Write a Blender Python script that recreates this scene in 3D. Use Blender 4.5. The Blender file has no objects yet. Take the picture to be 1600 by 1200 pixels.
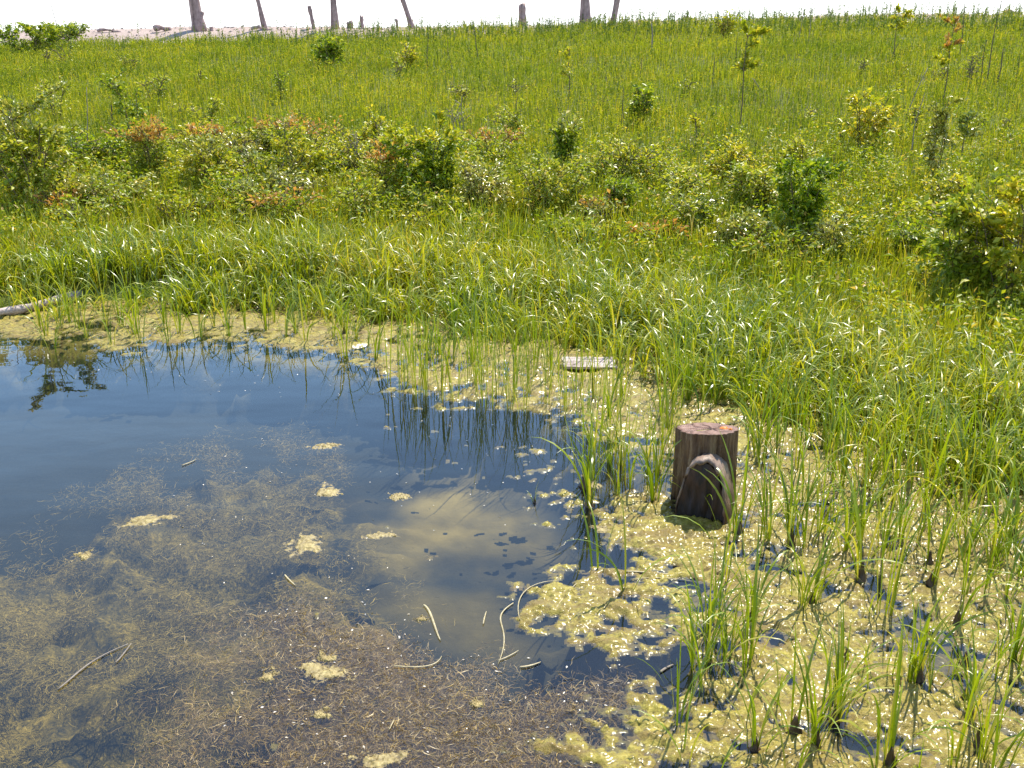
import bpy, math
import numpy as np
from mathutils import Vector

sc = bpy.context.scene
# ------------------------------------------------------------------ camera
H = 2.65; PITCH = math.radians(18.8); FPX = 1570.0
cd = bpy.data.cameras.new("camera"); cam = bpy.data.objects.new("camera", cd)
sc.collection.objects.link(cam); sc.camera = cam
cam.location = (0, 0, H); cam.rotation_euler = (math.pi/2 - PITCH, 0, 0)
cd.sensor_width = 36; cd.lens = 36*FPX/1600; cd.clip_end = 5000; cd.clip_start = 0.05
# ------------------------------------------------------------------ light
SUN_EL = math.radians(57); SUN_AZ = math.radians(24)      # azimuth from +Y towards +X
w = bpy.data.worlds.new("World"); sc.world = w; w.use_nodes = True
nt = w.node_tree; nt.nodes.clear()
sky = nt.nodes.new("ShaderNodeTexSky"); sky.sky_type = 'NISHITA'; sky.sun_disc = False
sky.sun_elevation = SUN_EL; sky.sun_rotation = SUN_AZ; sky.air_density = 1.3; sky.dust_density = 0.4; sky.ozone_density = 4.0
bg = nt.nodes.new("ShaderNodeBackground"); bg.inputs[1].default_value = 0.15
wo = nt.nodes.new("ShaderNodeOutputWorld")
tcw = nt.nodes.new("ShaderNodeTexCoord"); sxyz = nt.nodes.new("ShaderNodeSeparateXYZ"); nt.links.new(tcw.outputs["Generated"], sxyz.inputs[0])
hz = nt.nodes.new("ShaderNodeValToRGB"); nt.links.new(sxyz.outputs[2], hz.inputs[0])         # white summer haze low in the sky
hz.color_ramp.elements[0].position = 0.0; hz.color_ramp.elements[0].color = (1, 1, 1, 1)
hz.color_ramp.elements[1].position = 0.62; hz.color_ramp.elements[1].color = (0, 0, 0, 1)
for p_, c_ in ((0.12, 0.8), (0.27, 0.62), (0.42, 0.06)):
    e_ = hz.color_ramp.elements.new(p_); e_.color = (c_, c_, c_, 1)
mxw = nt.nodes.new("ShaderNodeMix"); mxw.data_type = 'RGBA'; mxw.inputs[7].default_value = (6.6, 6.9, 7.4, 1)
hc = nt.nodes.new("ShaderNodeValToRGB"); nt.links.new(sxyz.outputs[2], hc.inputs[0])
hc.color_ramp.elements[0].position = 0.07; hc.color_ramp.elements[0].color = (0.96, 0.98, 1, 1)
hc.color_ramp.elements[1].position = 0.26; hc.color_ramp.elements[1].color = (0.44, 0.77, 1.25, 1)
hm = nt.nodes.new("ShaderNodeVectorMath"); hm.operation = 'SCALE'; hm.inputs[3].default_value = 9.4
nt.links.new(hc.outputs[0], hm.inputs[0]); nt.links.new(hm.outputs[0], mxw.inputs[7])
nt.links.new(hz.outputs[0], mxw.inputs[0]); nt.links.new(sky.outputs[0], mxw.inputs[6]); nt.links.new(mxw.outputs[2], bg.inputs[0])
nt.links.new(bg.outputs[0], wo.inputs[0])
sd = bpy.data.lights.new("sun", 'SUN'); sd.energy = 4.6; sd.angle = math.radians(0.5); sd.color = (1, 0.93, 0.79)
sun = bpy.data.objects.new("sun", sd); sc.collection.objects.link(sun)
SUND = Vector((math.sin(SUN_AZ)*math.cos(SUN_EL), math.cos(SUN_AZ)*math.cos(SUN_EL), math.sin(SUN_EL)))
sun.rotation_euler = (-SUND).to_track_quat('-Z', 'Y').to_euler()
sc.view_settings.view_transform = 'Standard'; sc.view_settings.look = 'None'
sc.view_settings.exposure = 0.62; sc.view_settings.gamma = 1.0
sc.cycles.max_bounces = 8; sc.cycles.diffuse_bounces = 3; sc.cycles.glossy_bounces = 3
sc.cycles.transmission_bounces = 4; sc.cycles.transparent_max_bounces = 8
sc.cycles.caustics_reflective = False; sc.cycles.caustics_refractive = False

# ------------------------------------------------------------------ numeric helpers
rng = np.random.default_rng(7)
sp, cp = math.sin(PITCH), math.cos(PITCH)
def ray(u, v):
    u = np.asarray(u, float); v = np.asarray(v, float)
    a = (u-800)/FPX; b = -(v-600)/FPX
    return a, cp + b*sp, -sp + b*cp
def PZ(u, v, z=0.0):
    dx, dy, dz = ray(u, v); t = (z-H)/dz
    return dx*t, dy*t
def perlin(x, y, seed=0):
    x = np.asarray(x, float); y = np.asarray(y, float)
    xi = np.floor(x).astype(np.int64); yi = np.floor(y).astype(np.int64)
    xf = x-xi; yf = y-yi
    def g(ix, iy):
        h = (ix*374761393 + iy*668265263 + seed*1442695041) & 0xFFFFFFFF
        h = ((h ^ (h >> 13))*1274126177) & 0xFFFFFFFF
        h = (h ^ (h >> 16)) & 0xFFFF
        a = h*(2*math.pi/65536)
        return np.cos(a), np.sin(a)
    u = xf*xf*xf*(xf*(xf*6-15)+10); v = yf*yf*yf*(yf*(yf*6-15)+10)
    def d(ix, iy, fx, fy):
        a, b = g(ix, iy); return a*fx+b*fy
    n00 = d(xi, yi, xf, yf); n10 = d(xi+1, yi, xf-1, yf)
    n01 = d(xi, yi+1, xf, yf-1); n11 = d(xi+1, yi+1, xf-1, yf-1)
    return ((n00*(1-u)+n10*u)*(1-v)+(n01*(1-u)+n11*u)*v)*1.4
def fbm(x, y, scale, octv=4, seed=0, gain=0.5):
    s = 0; a = 1; f = 1/scale; t = 0
    for o in range(octv):
        s = s + a*perlin(x*f+o*17.3, y*f-o*9.1, seed+o); t += a; a *= gain; f *= 2.03
    return s/t
def sstep(x, a, b):
    t = np.clip((x-a)/(b-a), 0, 1); return t*t*(3-2*t)
def polydist(px, py, poly):
    """signed distance, positive inside"""
    px = np.asarray(px, float); py = np.asarray(py, float)
    shp = px.shape; px = px.ravel(); py = py.ravel()
    d2 = np.full(px.shape, 1e9); ins = np.zeros(px.shape, bool)
    n = len(poly)
    for i in range(n):
        ax, ay = poly[i]; bx, by = poly[(i+1) % n]
        ex, ey = bx-ax, by-ay; L = ex*ex+ey*ey+1e-12
        t = np.clip(((px-ax)*ex+(py-ay)*ey)/L, 0, 1)
        d2 = np.minimum(d2, (px-ax-t*ex)**2+(py-ay-t*ey)**2)
        c = ((ay > py) != (by > py))
        if abs(ey) > 1e-12:
            ins ^= c & (px < ex*(py-ay)/ey+ax)
    d = np.sqrt(d2)
    return np.where(ins, d, -d).reshape(shp)
def ipoly(pts, z=0.0):                            # outlines laid on the water surface or the bed, in metres
    return [tuple(float(c) for c in PZ(u, v, z)) for u, v in pts]

# shoreline of the pond (inside = water)
SHORE = ipoly([(-500, 545), (-150, 505), (60, 488), (250, 474), (450, 478), (640, 490), (800, 515), (950, 540), (1080, 590),
               (1180, 620), (1300, 655), (1420, 700), (1530, 735), (1650, 760), (1800, 800), (1950, 900), (2100, 1100), (2150, 1400)]) \
        + [(3.6, 1.2), (-9, 1.0), (-14, 5.0)]
XS = np.array([-60, -22, -14, -5.6, 0, 5.6, 14, 22, 60.])
EDGE = np.array([2.35, 2.38, 2.52, 2.78, 2.9, 3.12, 3.2, 3.2, 3.2])
CREST = np.array([2.9, 3.0, 3.2, 3.2, 3.2, 3.4, 3.66, 3.72, 3.7])
def gz(x, y):
    x = np.asarray(x, float); y = np.asarray(y, float)
    s = polydist(x, y, SHORE)
    t = np.clip((y-10)/28, 0, 1.0)
    A = np.interp(x, XS, EDGE); C = np.interp(x, XS, CREST)
    z = 0.04 + (A-0.04)*t + (C-A)*sstep(y, 38, 42)*0.95 + fbm(x, y, 3.5, 3, 5)*0.12*sstep(y, 11, 16)
    z = z + fbm(x, y, 1.1, 3, 15)*0.09*sstep(y, 38.3, 40)*(1-sstep(y, 50, 60))
    z = z - sstep(y, 46, 80)*3.0
    near = 1-sstep(y, 1.6, 0.4)
    z = np.where(y < 1.6, 0.04 + 0.9*sstep(-y, -1.3, 1.0), z)
    land = sstep(-s, 0.0, 0.5)
    bed = -0.10 - 0.42*sstep(s, 0.0, 1.6) + 0.05*fbm(x, y, 0.5, 3, 9)
    return bed*(1-land) + z*land
def gpix(u, v):                                   # where the sight line meets the ground
    dx, dy, dz = (float(c) for c in ray(u, v))
    t = np.linspace(3, 60, 1200)
    zz = gz(dx*t, dy*t); zr = H+dz*t
    k = np.argmax(zr <= np.maximum(zz, 0))
    t = t[k] if k > 0 else 38/dy
    return dx*t, dy*t, float(gz(dx*t, dy*t))

# ------------------------------------------------------------------ mesh helpers
def link(o, parent=None):
    sc.collection.objects.link(o)
    if parent is not None: o.parent = parent
    return o
def mesh_obj(name, V, Q=None, T=None, mat=None, parent=None, smooth=True, attrs=None, colattrs=None):
    me = bpy.data.meshes.new(name)
    V = np.asarray(V, np.float32)
    q = np.zeros((0, 4), np.int32) if Q is None else np.asarray(Q, np.int32).reshape(-1, 4)
    t = np.zeros((0, 3), np.int32) if T is None else np.asarray(T, np.int32).reshape(-1, 3)
    me.vertices.add(len(V)); me.vertices.foreach_set("co", V.ravel())
    nl = q.size+t.size; me.loops.add(nl)
    me.loops.foreach_set("vertex_index", np.concatenate([q.ravel(), t.ravel()]))
    npoly = len(q)+len(t); me.polygons.add(npoly)
    st = np.concatenate([np.arange(len(q))*4, q.size+np.arange(len(t))*3]).astype(np.int32)
    me.polygons.foreach_set("loop_start", st)
    me.polygons.foreach_set("use_smooth", np.full(npoly, smooth))
    me.update(calc_edges=True)
    for k, a in (attrs or {}).items():
        at = me.attributes.new(k, 'FLOAT', 'POINT'); at.data.foreach_set("value", np.asarray(a, np.float32))
    if mat: me.materials.append(mat)
    o = bpy.data.objects.new(name, me)
    return link(o, parent)
def tag(o, label=None, cat=None, group=None, kind=None):
    if label: o["label"] = label
    if cat: o["category"] = cat
    if group: o["group"] = group
    if kind: o["kind"] = kind
    return o
def empty(name, loc, rz=0):
    o = bpy.data.objects.new(name, None); o.location = loc; o.rotation_euler = (0, 0, rz); o.empty_display_size = 0.1
    return link(o)
def blades(X, Y, Z, h, az, t0, bend, wd, S=5, twist=None, wide=0.5, bexp=1.6):
    """curved grass blades: returns V, Q, s"""
    N = len(X)
    if twist is None: twist = rng.normal(0, 0.5, N)
    s = np.linspace(0, 1, S+1)
    th = t0[:, None] + bend[:, None]*s[None, :]**bexp
    ds = h[:, None]/S
    thm = (th[:, 1:]+th[:, :-1])/2
    r = np.concatenate([np.zeros((N, 1)), np.cumsum(np.sin(thm)*ds, 1)], 1)
    z = np.concatenate([np.zeros((N, 1)), np.cumsum(np.cos(thm)*ds, 1)], 1)
    ca, sa = np.cos(az)[:, None], np.sin(az)[:, None]
    cx = X[:, None]+r*ca; cy = Y[:, None]+r*sa; cz = Z[:, None]+z
    tw = twist[:, None]*s[None, :]
    prof = np.where(s < wide, 0.55+0.45*s/wide, 1-((s-wide)/(1-wide))**1.8*0.95)
    hw = wd[:, None]*prof[None, :]*0.5
    # width dir: horizontal perpendicular, rolled by twist
    wx = -sa*np.cos(tw); wy = ca*np.cos(tw)
    nx = np.cos(th)*ca; ny = np.cos(th)*sa; nz = -np.sin(th)
    wx = wx + nx*np.sin(tw); wy = wy + ny*np.sin(tw); wz = nz*np.sin(tw)
    V = np.empty((N, S+1, 2, 3), np.float32)
    V[:, :, 0, 0] = cx-wx*hw; V[:, :, 0, 1] = cy-wy*hw; V[:, :, 0, 2] = cz-wz*hw
    V[:, :, 1, 0] = cx+wx*hw; V[:, :, 1, 1] = cy+wy*hw; V[:, :, 1, 2] = cz+wz*hw
    b = (np.arange(N)*(S+1)*2)[:, None]+(np.arange(S)*2)[None, :]
    Q = np.stack([b, b+1, b+3, b+2], -1).reshape(-1, 4)
    sv = np.repeat(np.tile(s, N), 2)
    return V.reshape(-1, 3), Q, sv
def leaves(P, D, L, W, fold=0.25, up=None):
    """pointed leaves folded at the midrib. P base, D direction"""
    N = len(P)
    D = D/np.linalg.norm(D, axis=1, keepdims=True)
    r = rng.normal(0, 0.45, (N, 3)) + np.array([0, 0, 1.0]) if up is None else up
    S_ = np.cross(D, r); S_ /= np.linalg.norm(S_, axis=1, keepdims=True)+1e-9
    Nn = np.cross(S_, D)
    L = L[:, None]; W = W[:, None]
    a = P; m = P+D*L*0.45; c = P+D*L+Nn*(-0.15*L)
    l = m-S_*W*0.5+Nn*fold*W; r_ = m+S_*W*0.5+Nn*fold*W
    V = np.stack([a, l, c, r_], 1).reshape(-1, 3)
    b = np.arange(N)*4
    T = np.concatenate([np.stack([b, b+1, b+2], 1), np.stack([b, b+2, b+3], 1)])
    return V, T
def merge(parts):
    Vs, Qs, Ts, Ss = [], [], [], []; n = 0
    for V, Q, T, s in parts:
        Vs.append(V)
        if Q is not None: Qs.append(np.asarray(Q)+n)
        if T is not None: Ts.append(np.asarray(T)+n)
        Ss.append(np.full(len(V), 0.7) if s is None else s); n += len(V)
    return (np.concatenate(Vs), np.concatenate(Qs) if Qs else None, np.concatenate(Ts) if Ts else None, np.concatenate(Ss))
def tube(pts, rad, n=6, cap=True):
    pts = np.asarray(pts, float); K = len(pts); rad = np.broadcast_to(np.asarray(rad, float), (K,))
    tang = np.gradient(pts, axis=0); tang /= np.linalg.norm(tang, axis=1, keepdims=True)+1e-12
    ref = np.array([0.31, 0.17, 0.93]) if abs(tang[0][2]) < 0.8 else np.array([0.94, 0.3, 0.1])
    V = []
    for i in range(K):
        a = np.cross(tang[i], ref); a /= np.linalg.norm(a); b = np.cross(tang[i], a)
        an = np.arange(n)*2*math.pi/n
        V.append(pts[i]+rad[i]*(np.cos(an)[:, None]*a+np.sin(an)[:, None]*b))
    V = np.concatenate(V)
    i = np.arange(K-1)[:, None]*n; j = np.arange(n)[None, :]; j2 = (j+1) % n
    Q = np.stack([i+j, i+j2, i+n+j2, i+n+j], -1).reshape(-1, 4)
    T = None
    if cap:
        V = np.concatenate([V, pts[:1], pts[-1:]]); c0, c1 = K*n, K*n+1
        k = np.arange(n); k2 = (k+1) % n
        T = np.concatenate([np.stack([np.full(n, c0), k2, k], 1), np.stack([np.full(n, c1), (K-1)*n+k, (K-1)*n+k2], 1)])
    return V, Q, T, None

# ------------------------------------------------------------------ materials
class NB:
    def __init__(s, name):
        s.m = bpy.data.materials.new(name); s.m.use_nodes = True; s.t = s.m.node_tree; s.t.nodes.clear()
        s.out = s.t.nodes.new("ShaderNodeOutputMaterial")
    def n(s, ty, **kw):
        o = s.t.nodes.new("ShaderNode"+ty)
        for k, v in kw.items():
            if k.startswith("i_"):
                k = k[2:]; k = int(k) if k.isdigit() else k.replace("_", " ")
                o.inputs[k].default_value = v
            else: setattr(o, k, v)
        return o
    def l(s, a, b): s.t.links.new(a, b)
    def ramp(s, fac, stops):
        r = s.n("ValToRGB"); cr = r.color_ramp
        while len(cr.elements) > 1: cr.elements.remove(cr.elements[0])
        for i, (p, c) in enumerate(stops):
            e = cr.elements[0] if i == 0 else cr.elements.new(p)
            e.position = p; e.color = (*c, 1)
        s.l(fac, r.inputs[0]); return r.outputs[0]
    def noise(s, scale, detail=4, rough=0.55, vec=None, dist=0.0):
        o = s.n("TexNoise"); o.inputs["Scale"].default_value = scale; o.inputs["Detail"].default_value = detail
        o.inputs["Roughness"].default_value = rough; o.inputs["Distortion"].default_value = dist
        if vec is None: vec = s.geo().outputs["Position"]
        s.l(vec, o.inputs["Vector"]); return o.outputs["Fac"]
    def geo(s):
        if not hasattr(s, "_g"): s._g = s.n("NewGeometry")
        return s._g
    def obj(s):
        if not hasattr(s, "_o"): s._o = s.n("TexCoord")
        return s._o.outputs["Object"]
    def mix(s, f, a, b, mode='MIX'):
        o = s.n("Mix", data_type='RGBA', blend_type=mode)
        for sock, val in ((o.inputs[0], f), (o.inputs[6], a), (o.inputs[7], b)):
            if hasattr(val, "is_output"): s.l(val, sock)
            elif isinstance(val, (int, float)): sock.default_value = val
            else: sock.default_value = (*val, 1)
        return o.outputs[2]
    def math(s, op, a, b=0.0):
        o = s.n("Math", operation=op)
        for sock, val in ((o.inputs[0], a), (o.inputs[1], b)):
            if hasattr(val, "is_output"): s.l(val, sock)
            else: sock.default_value = val
        return o.outputs[0]
    def attr(s, name):
        o = s.n("Attribute"); o.attribute_name = name; return o.outputs["Fac"]
    def scale(s, vec, xyz):
        o = s.n("Mapping"); o.inputs["Scale"].default_value = xyz; s.l(vec, o.inputs[0]); return o.outputs[0]
    def bump(s, h, strength, dist=0.01):
        o = s.n("Bump"); o.inputs["Strength"].default_value = strength; o.inputs["Distance"].default_value = dist
        s.l(h, o.inputs["Height"]); return o.outputs[0]
    def pbr(s, col, rough=0.6, bump=None, spec=0.5, **kw):
        p = s.n("BsdfPrincipled")
        if hasattr(col, "is_output"): s.l(col, p.inputs["Base Color"])
        else: p.inputs["Base Color"].default_value = (*col, 1)
        if hasattr(rough, "is_output"): s.l(rough, p.inputs["Roughness"])
        else: p.inputs["Roughness"].default_value = rough
        p.inputs["Specular IOR Level"].default_value = spec
        if bump is not None: s.l(bump, p.inputs["Normal"])
        for k, v in kw.items(): p.inputs[k.replace("_", " ")].default_value = v
        return p.outputs[0]
    def end(s, sh):
        s.l(sh, s.out.inputs[0]); return s.m
def leafmat(name, stops, rough=0.42, trans=0.4, patch=0.9, base=None, spec=0.5, patchcols=((0.75, 0.85, 0.6), (1.25, 1.12, 1.0)), tcol=(1.25, 1.2, 0.6)):
    b = NB(name); r = b.geo().outputs["Random Per Island"]
    c = b.ramp(r, stops)
    n = b.noise(patch, 3)
    c = b.mix(1.0, c, b.ramp(n, [(0.32, patchcols[0]), (0.68, patchcols[1])]), 'MULTIPLY')
    if base is not None:                          # brown sheaths at the foot of the blade
        c = b.mix(b.ramp(b.attr("s"), [(0.0, (0.85,)*3), (0.22, (0.0,)*3)]), c, base)
    p = b.pbr(c, rough, spec=spec)
    t = b.n("BsdfTranslucent"); b.l(b.mix(1.0, c, tcol, 'MULTIPLY'), t.inputs[0])
    m = b.n("MixShader"); m.inputs[0].default_value = trans
    b.l(p, m.inputs[1]); b.l(t.outputs[0], m.inputs[2])
    return b.end(m.outputs[0])

M = {}
M['sedge'] = leafmat("sedge_leaf", [(0, (0.151, 0.214, 0.006)), (0.35, (0.273, 0.340, 0.010)), (0.7, (0.409, 0.453, 0.018)), (0.93, (0.572, 0.541, 0.043)), (1, (0.644, 0.504, 0.115))],
                     rough=0.36, trans=0.36, base=(0.13, 0.09, 0.03), spec=1.0)
M['sedge_water'] = leafmat("water_sedge_leaf", [(0, (0.101, 0.168, 0.006)), (0.5, (0.202, 0.293, 0.009)), (0.85, (0.344, 0.419, 0.018)), (1, (0.505, 0.440, 0.096))],
                     rough=0.33, trans=0.38, base=(0.11, 0.06, 0.03), spec=0.6)
M['field'] = leafmat("field_herbs", [(0, (0.091, 0.127, 0.011)), (0.25, (0.193, 0.230, 0.015)), (0.6, (0.335, 0.356, 0.022)), (0.88, (0.489, 0.448, 0.038)), (1, (0.592, 0.414, 0.075))], rough=0.5, trans=0.42, patch=0.28, patchcols=((0.66, 0.82, 0.7), (1.12, 1.14, 0.8)), spec=0.25)
M['bright'] = leafmat('bright_bank_grass', [(0, (0.147, 0.204, 0.009)), (0.5, (0.315, 0.369, 0.016)), (0.85, (0.483, 0.485, 0.027)), (1, (0.630, 0.466, 0.135))], rough=0.4, trans=0.42, base=(0.16, 0.12, 0.03), patch=0.6)
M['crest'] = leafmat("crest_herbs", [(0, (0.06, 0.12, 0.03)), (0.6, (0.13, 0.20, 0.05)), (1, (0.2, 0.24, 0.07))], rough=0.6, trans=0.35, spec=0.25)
M['lf_olive'] = leafmat("olive_shrub_leaf", [(0, (0.174, 0.235, 0.017)), (0.5, (0.359, 0.426, 0.033)), (0.85, (0.543, 0.560, 0.091)), (1, (0.500, 0.381, 0.116))], rough=0.4, trans=0.4, spec=0.5)
M['lf_green'] = leafmat("green_shrub_leaf", [(0, (0.105, 0.182, 0.012)), (0.6, (0.270, 0.364, 0.020)), (1, (0.510, 0.546, 0.050))], rough=0.4, trans=0.42)
M['lf_yellow'] = leafmat("yellow_shrub_leaf", [(0, (0.242, 0.304, 0.018)), (0.6, (0.462, 0.483, 0.036)), (1, (0.682, 0.567, 0.072))], rough=0.36, trans=0.4)
M['lf_red'] = leafmat("reddish_young_leaf", [(0, (0.38, 0.22, 0.06)), (0.5, (0.60, 0.30, 0.11)), (1, (0.66, 0.50, 0.18))], rough=0.36, trans=0.35)
M['lf_silver'] = leafmat("silvery_shrub_leaf", [(0, (0.207, 0.242, 0.030)), (0.6, (0.414, 0.429, 0.084)), (1, (0.690, 0.616, 0.204))], rough=0.28, trans=0.25, spec=0.8, tcol=(1.1, 1.1, 0.7))
M['under'] = leafmat("undergrowth_leaf", [(0, (0.127, 0.194, 0.009)), (0.45, (0.256, 0.335, 0.015)), (0.8, (0.405, 0.454, 0.030)), (0.94, (0.553, 0.454, 0.075)), (1, (0.585, 0.367, 0.135))], rough=0.45, trans=0.42, patch=0.8)

def m_wood(name, c0, c1, sc3=(30, 30, 3), rough=0.75, bump=0.6, wet=False):
    b = NB(name); v = b.scale(b.obj(), sc3)
    n = b.noise(1.0, 6, 0.65, v); n2 = b.noise(9, 3, 0.5, b.obj())
    f = b.math('ADD', b.math('MULTIPLY', n, 0.7), b.math('MULTIPLY', n2, 0.3))
    c = b.ramp(f, [(0.35, c0), (0.65, c1)])
    if wet:
        z = b.n("SeparateXYZ"); b.l(b.obj(), z.inputs[0])
        c = b.mix(1.0, c, b.ramp(b.math('ADD', z.outputs[2], b.math('MULTIPLY', n2, 0.15)), [(0.13, (0.22, 0.15, 0.12)), (0.34, (1, 1, 1))]), 'MULTIPLY')
    return b.end(b.pbr(c, rough, b.bump(n, bump, 0.01)))
M['bark'] = None
def m_stumpbark():
    b = NB("wet_brown_bark"); v = b.scale(b.obj(), (28, 28, 2.5))
    n = b.noise(1.0, 7, 0.7, v); n2 = b.noise(14, 5, 0.6, b.obj())
    c = b.ramp(n, [(0.3, (0.035, 0.016, 0.010)), (0.5, (0.17, 0.09, 0.042)), (0.7, (0.40, 0.27, 0.14))])
    z = b.n("SeparateXYZ"); b.l(b.obj(), z.inputs[0])
    wet = b.ramp(b.math('ADD', z.outputs[2], b.math('MULTIPLY', n2, 0.12)), [(0.10, (0.28, 0.2, 0.17)), (0.30, (1, 1, 1))])   # waterline stain
    c = b.mix(1.0, c, wet, 'MULTIPLY')
    return b.end(b.pbr(c, 0.6, b.bump(b.math('ADD', n, n2), 1.0, 0.02)))
M['bark'] = m_stumpbark()
M['knobface'] = m_wood("shade_painted_wood", (0.012, 0.006, 0.005), (0.10, 0.045, 0.025), (20, 20, 7), 0.6, 0.9, True)  # shade on the limb's cut face put into near-black wood colour; foot also wet
M['knobside'] = m_wood("pale_barkless_wood", (0.05, 0.024, 0.016), (0.50, 0.34, 0.24), (18, 18, 7), 0.5, 0.9, True)
def m_top():
    b = NB("grey_sawn_wood"); r = b.attr("rad")
    n = b.noise(20, 5, 0.6, b.obj())
    ring = b.n("Math", operation='SINE'); b.l(b.math('MULTIPLY', b.math('ADD', r, b.math('MULTIPLY', n, 0.08)), 95.0), ring.inputs[0])
    f = b.math('ADD', b.math('MULTIPLY', ring.outputs[0], 0.10), n)
    c = b.ramp(f, [(0.3, (0.08, 0.036, 0.022)), (0.55, (0.24, 0.125, 0.085)), (0.8, (0.38, 0.24, 0.18))])
    c = b.mix(b.ramp(b.attr("crack"), [(0.2, (0,)*3), (0.7, (0.8,)*3)]), c, (0.03, 0.015, 0.012))
    return b.end(b.pbr(c, 0.7, b.bump(f, 0.4, 0.004)))
M['top'] = m_top()
M['orange'] = NB("orange_fungus"); M['orange'] = M['orange'].end(M['orange'].pbr((0.85, 0.26, 0.04), 0.5))
M['trunk'] = m_wood("grey_brown_dead_trunk", (0.13, 0.08, 0.07), (0.46, 0.33, 0.30), (9, 9, 1.2), 0.8)
M['twig'] = m_wood("brown_twig", (0.07, 0.05, 0.025), (0.18, 0.14, 0.08), (40, 40, 10), 0.8, 0.1)
M['deadstalk'] = m_wood("grey_dead_stalk", (0.16, 0.12, 0.09), (0.36, 0.31, 0.25), (40, 40, 10), 0.8, 0.1)
M['driftwood'] = m_wood("bleached_driftwood", (0.22, 0.15, 0.13), (0.66, 0.55, 0.50), (4, 30, 30), 0.7, 0.5)
M['straw'] = m_wood("pale_dead_reed", (0.28, 0.22, 0.10), (0.60, 0.50, 0.28), (30, 30, 30), 0.45, 0.1)
M['mud'] = m_wood("dark_root_mound", (0.04, 0.022, 0.01), (0.17, 0.10, 0.045), (25, 25, 12), 0.5, 0.9)
M['rock'] = m_wood("pale_beach_stone", (0.25, 0.22, 0.2), (0.5, 0.46, 0.43), (6, 6, 6), 0.85, 0.4)

def m_ground():
    b = NB("ground_soil")
    n = b.noise(0.35, 5); n2 = b.noise(14, 5, 0.65)
    soil = b.ramp(n2, [(0.3, (0.035, 0.03, 0.012)), (0.7, (0.13, 0.11, 0.05))])
    moss = b.ramp(n2, [(0.3, (0.07, 0.10, 0.012)), (0.7, (0.17, 0.20, 0.03))])
    c = b.mix(b.ramp(n, [(0.3, (0.35,)*3), (0.6, (0.9,)*3)]), soil, moss)
    sand = b.ramp(n2, [(0.3, (0.33, 0.24, 0.20)), (0.7, (0.55, 0.44, 0.38))])
    c = b.mix(b.attr("sand"), c, sand)
    # pond bed
    bn = b.noise(2.6, 7, 0.72, dist=0.8); bn2 = b.noise(26, 5, 0.75, dist=2.0)
    deep = b.ramp(bn2, [(0.3, (0.010, 0.014, 0.014)), (0.7, (0.028, 0.03, 0.02))])
    weed = b.ramp(bn2, [(0.34, (0.018, 0.018, 0.008)), (0.52, (0.20, 0.155, 0.032)), (0.74, (0.50, 0.37, 0.09))])
    wf = b.ramp(b.math('ADD', bn, b.attr("weed")), [(0.80, (0,)*3), (1.04, (1,)*3)])
    bc = b.mix(wf, deep, weed)
    bc = b.mix(b.attr("silt"), bc, b.ramp(b.noise(3.0, 5), [(0.3, (0.20, 0.15, 0.03)), (0.7, (0.48, 0.37, 0.10))]))
    brown = b.ramp(bn2, [(0.3, (0.04, 0.024, 0.008)), (0.7, (0.30, 0.20, 0.06))])
    bc = b.mix(b.attr("brown"), bc, brown)
    bc = b.mix(b.math('MULTIPLY', b.attr("sunk"), b.ramp(bn, [(0.30, (0.35,)*3), (0.6, (1,)*3)])), bc, b.ramp(bn2, [(0.3, (0.07, 0.055, 0.012)), (0.7, (0.30, 0.24, 0.06))]))
    c = b.mix(b.attr("bed"), c, bc)
    return b.end(b.pbr(c, 0.9, b.bump(n2, 0.4, 0.03), spec=0.2))
M['ground'] = m_ground()
def m_water():
    b = NB("pond_water")
    v1 = b.scale(b.geo().outputs["Position"], (1.0, 1.6, 1))
    n1 = b.noise(1.3, 2, 0.5, v1); n2 = b.noise(16, 2, 0.5, v1)
    rip = b.ramp(b.noise(0.55, 2), [(0.5, (0.05,)*3), (0.68, (1,)*3)])
    h = b.math('ADD', n1, b.math('MULTIPLY', b.math('MULTIPLY', n2, 0.07), rip))
    bp = b.bump(h, 0.10, 0.05)
    gl = b.n("BsdfGlossy"); gl.inputs["Roughness"].default_value = 0.015; b.l(bp, gl.inputs["Normal"])
    tr = b.n("BsdfTransparent"); tr.inputs[0].default_value = (0.95, 0.95, 0.9, 1)
    df = b.n("BsdfDiffuse"); df.inputs[0].default_value = (0.06, 0.13, 0.24, 1)      # suspended silt
    mx = b.n("MixShader"); mx.inputs[0].default_value = 0.035
    b.l(tr.outputs[0], mx.inputs[1]); b.l(df.outputs[0], mx.inputs[2])
    fr = b.n("Fresnel"); fr.inputs[0].default_value = 1.62; b.l(bp, fr.inputs["Normal"])
    m = b.n("MixShader"); b.l(fr.outputs[0], m.inputs[0]); b.l(mx.outputs[0], m.inputs[1]); b.l(gl.outputs[0], m.inputs[2])
    return b.end(m.outputs[0])
M['water'] = m_water()
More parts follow.
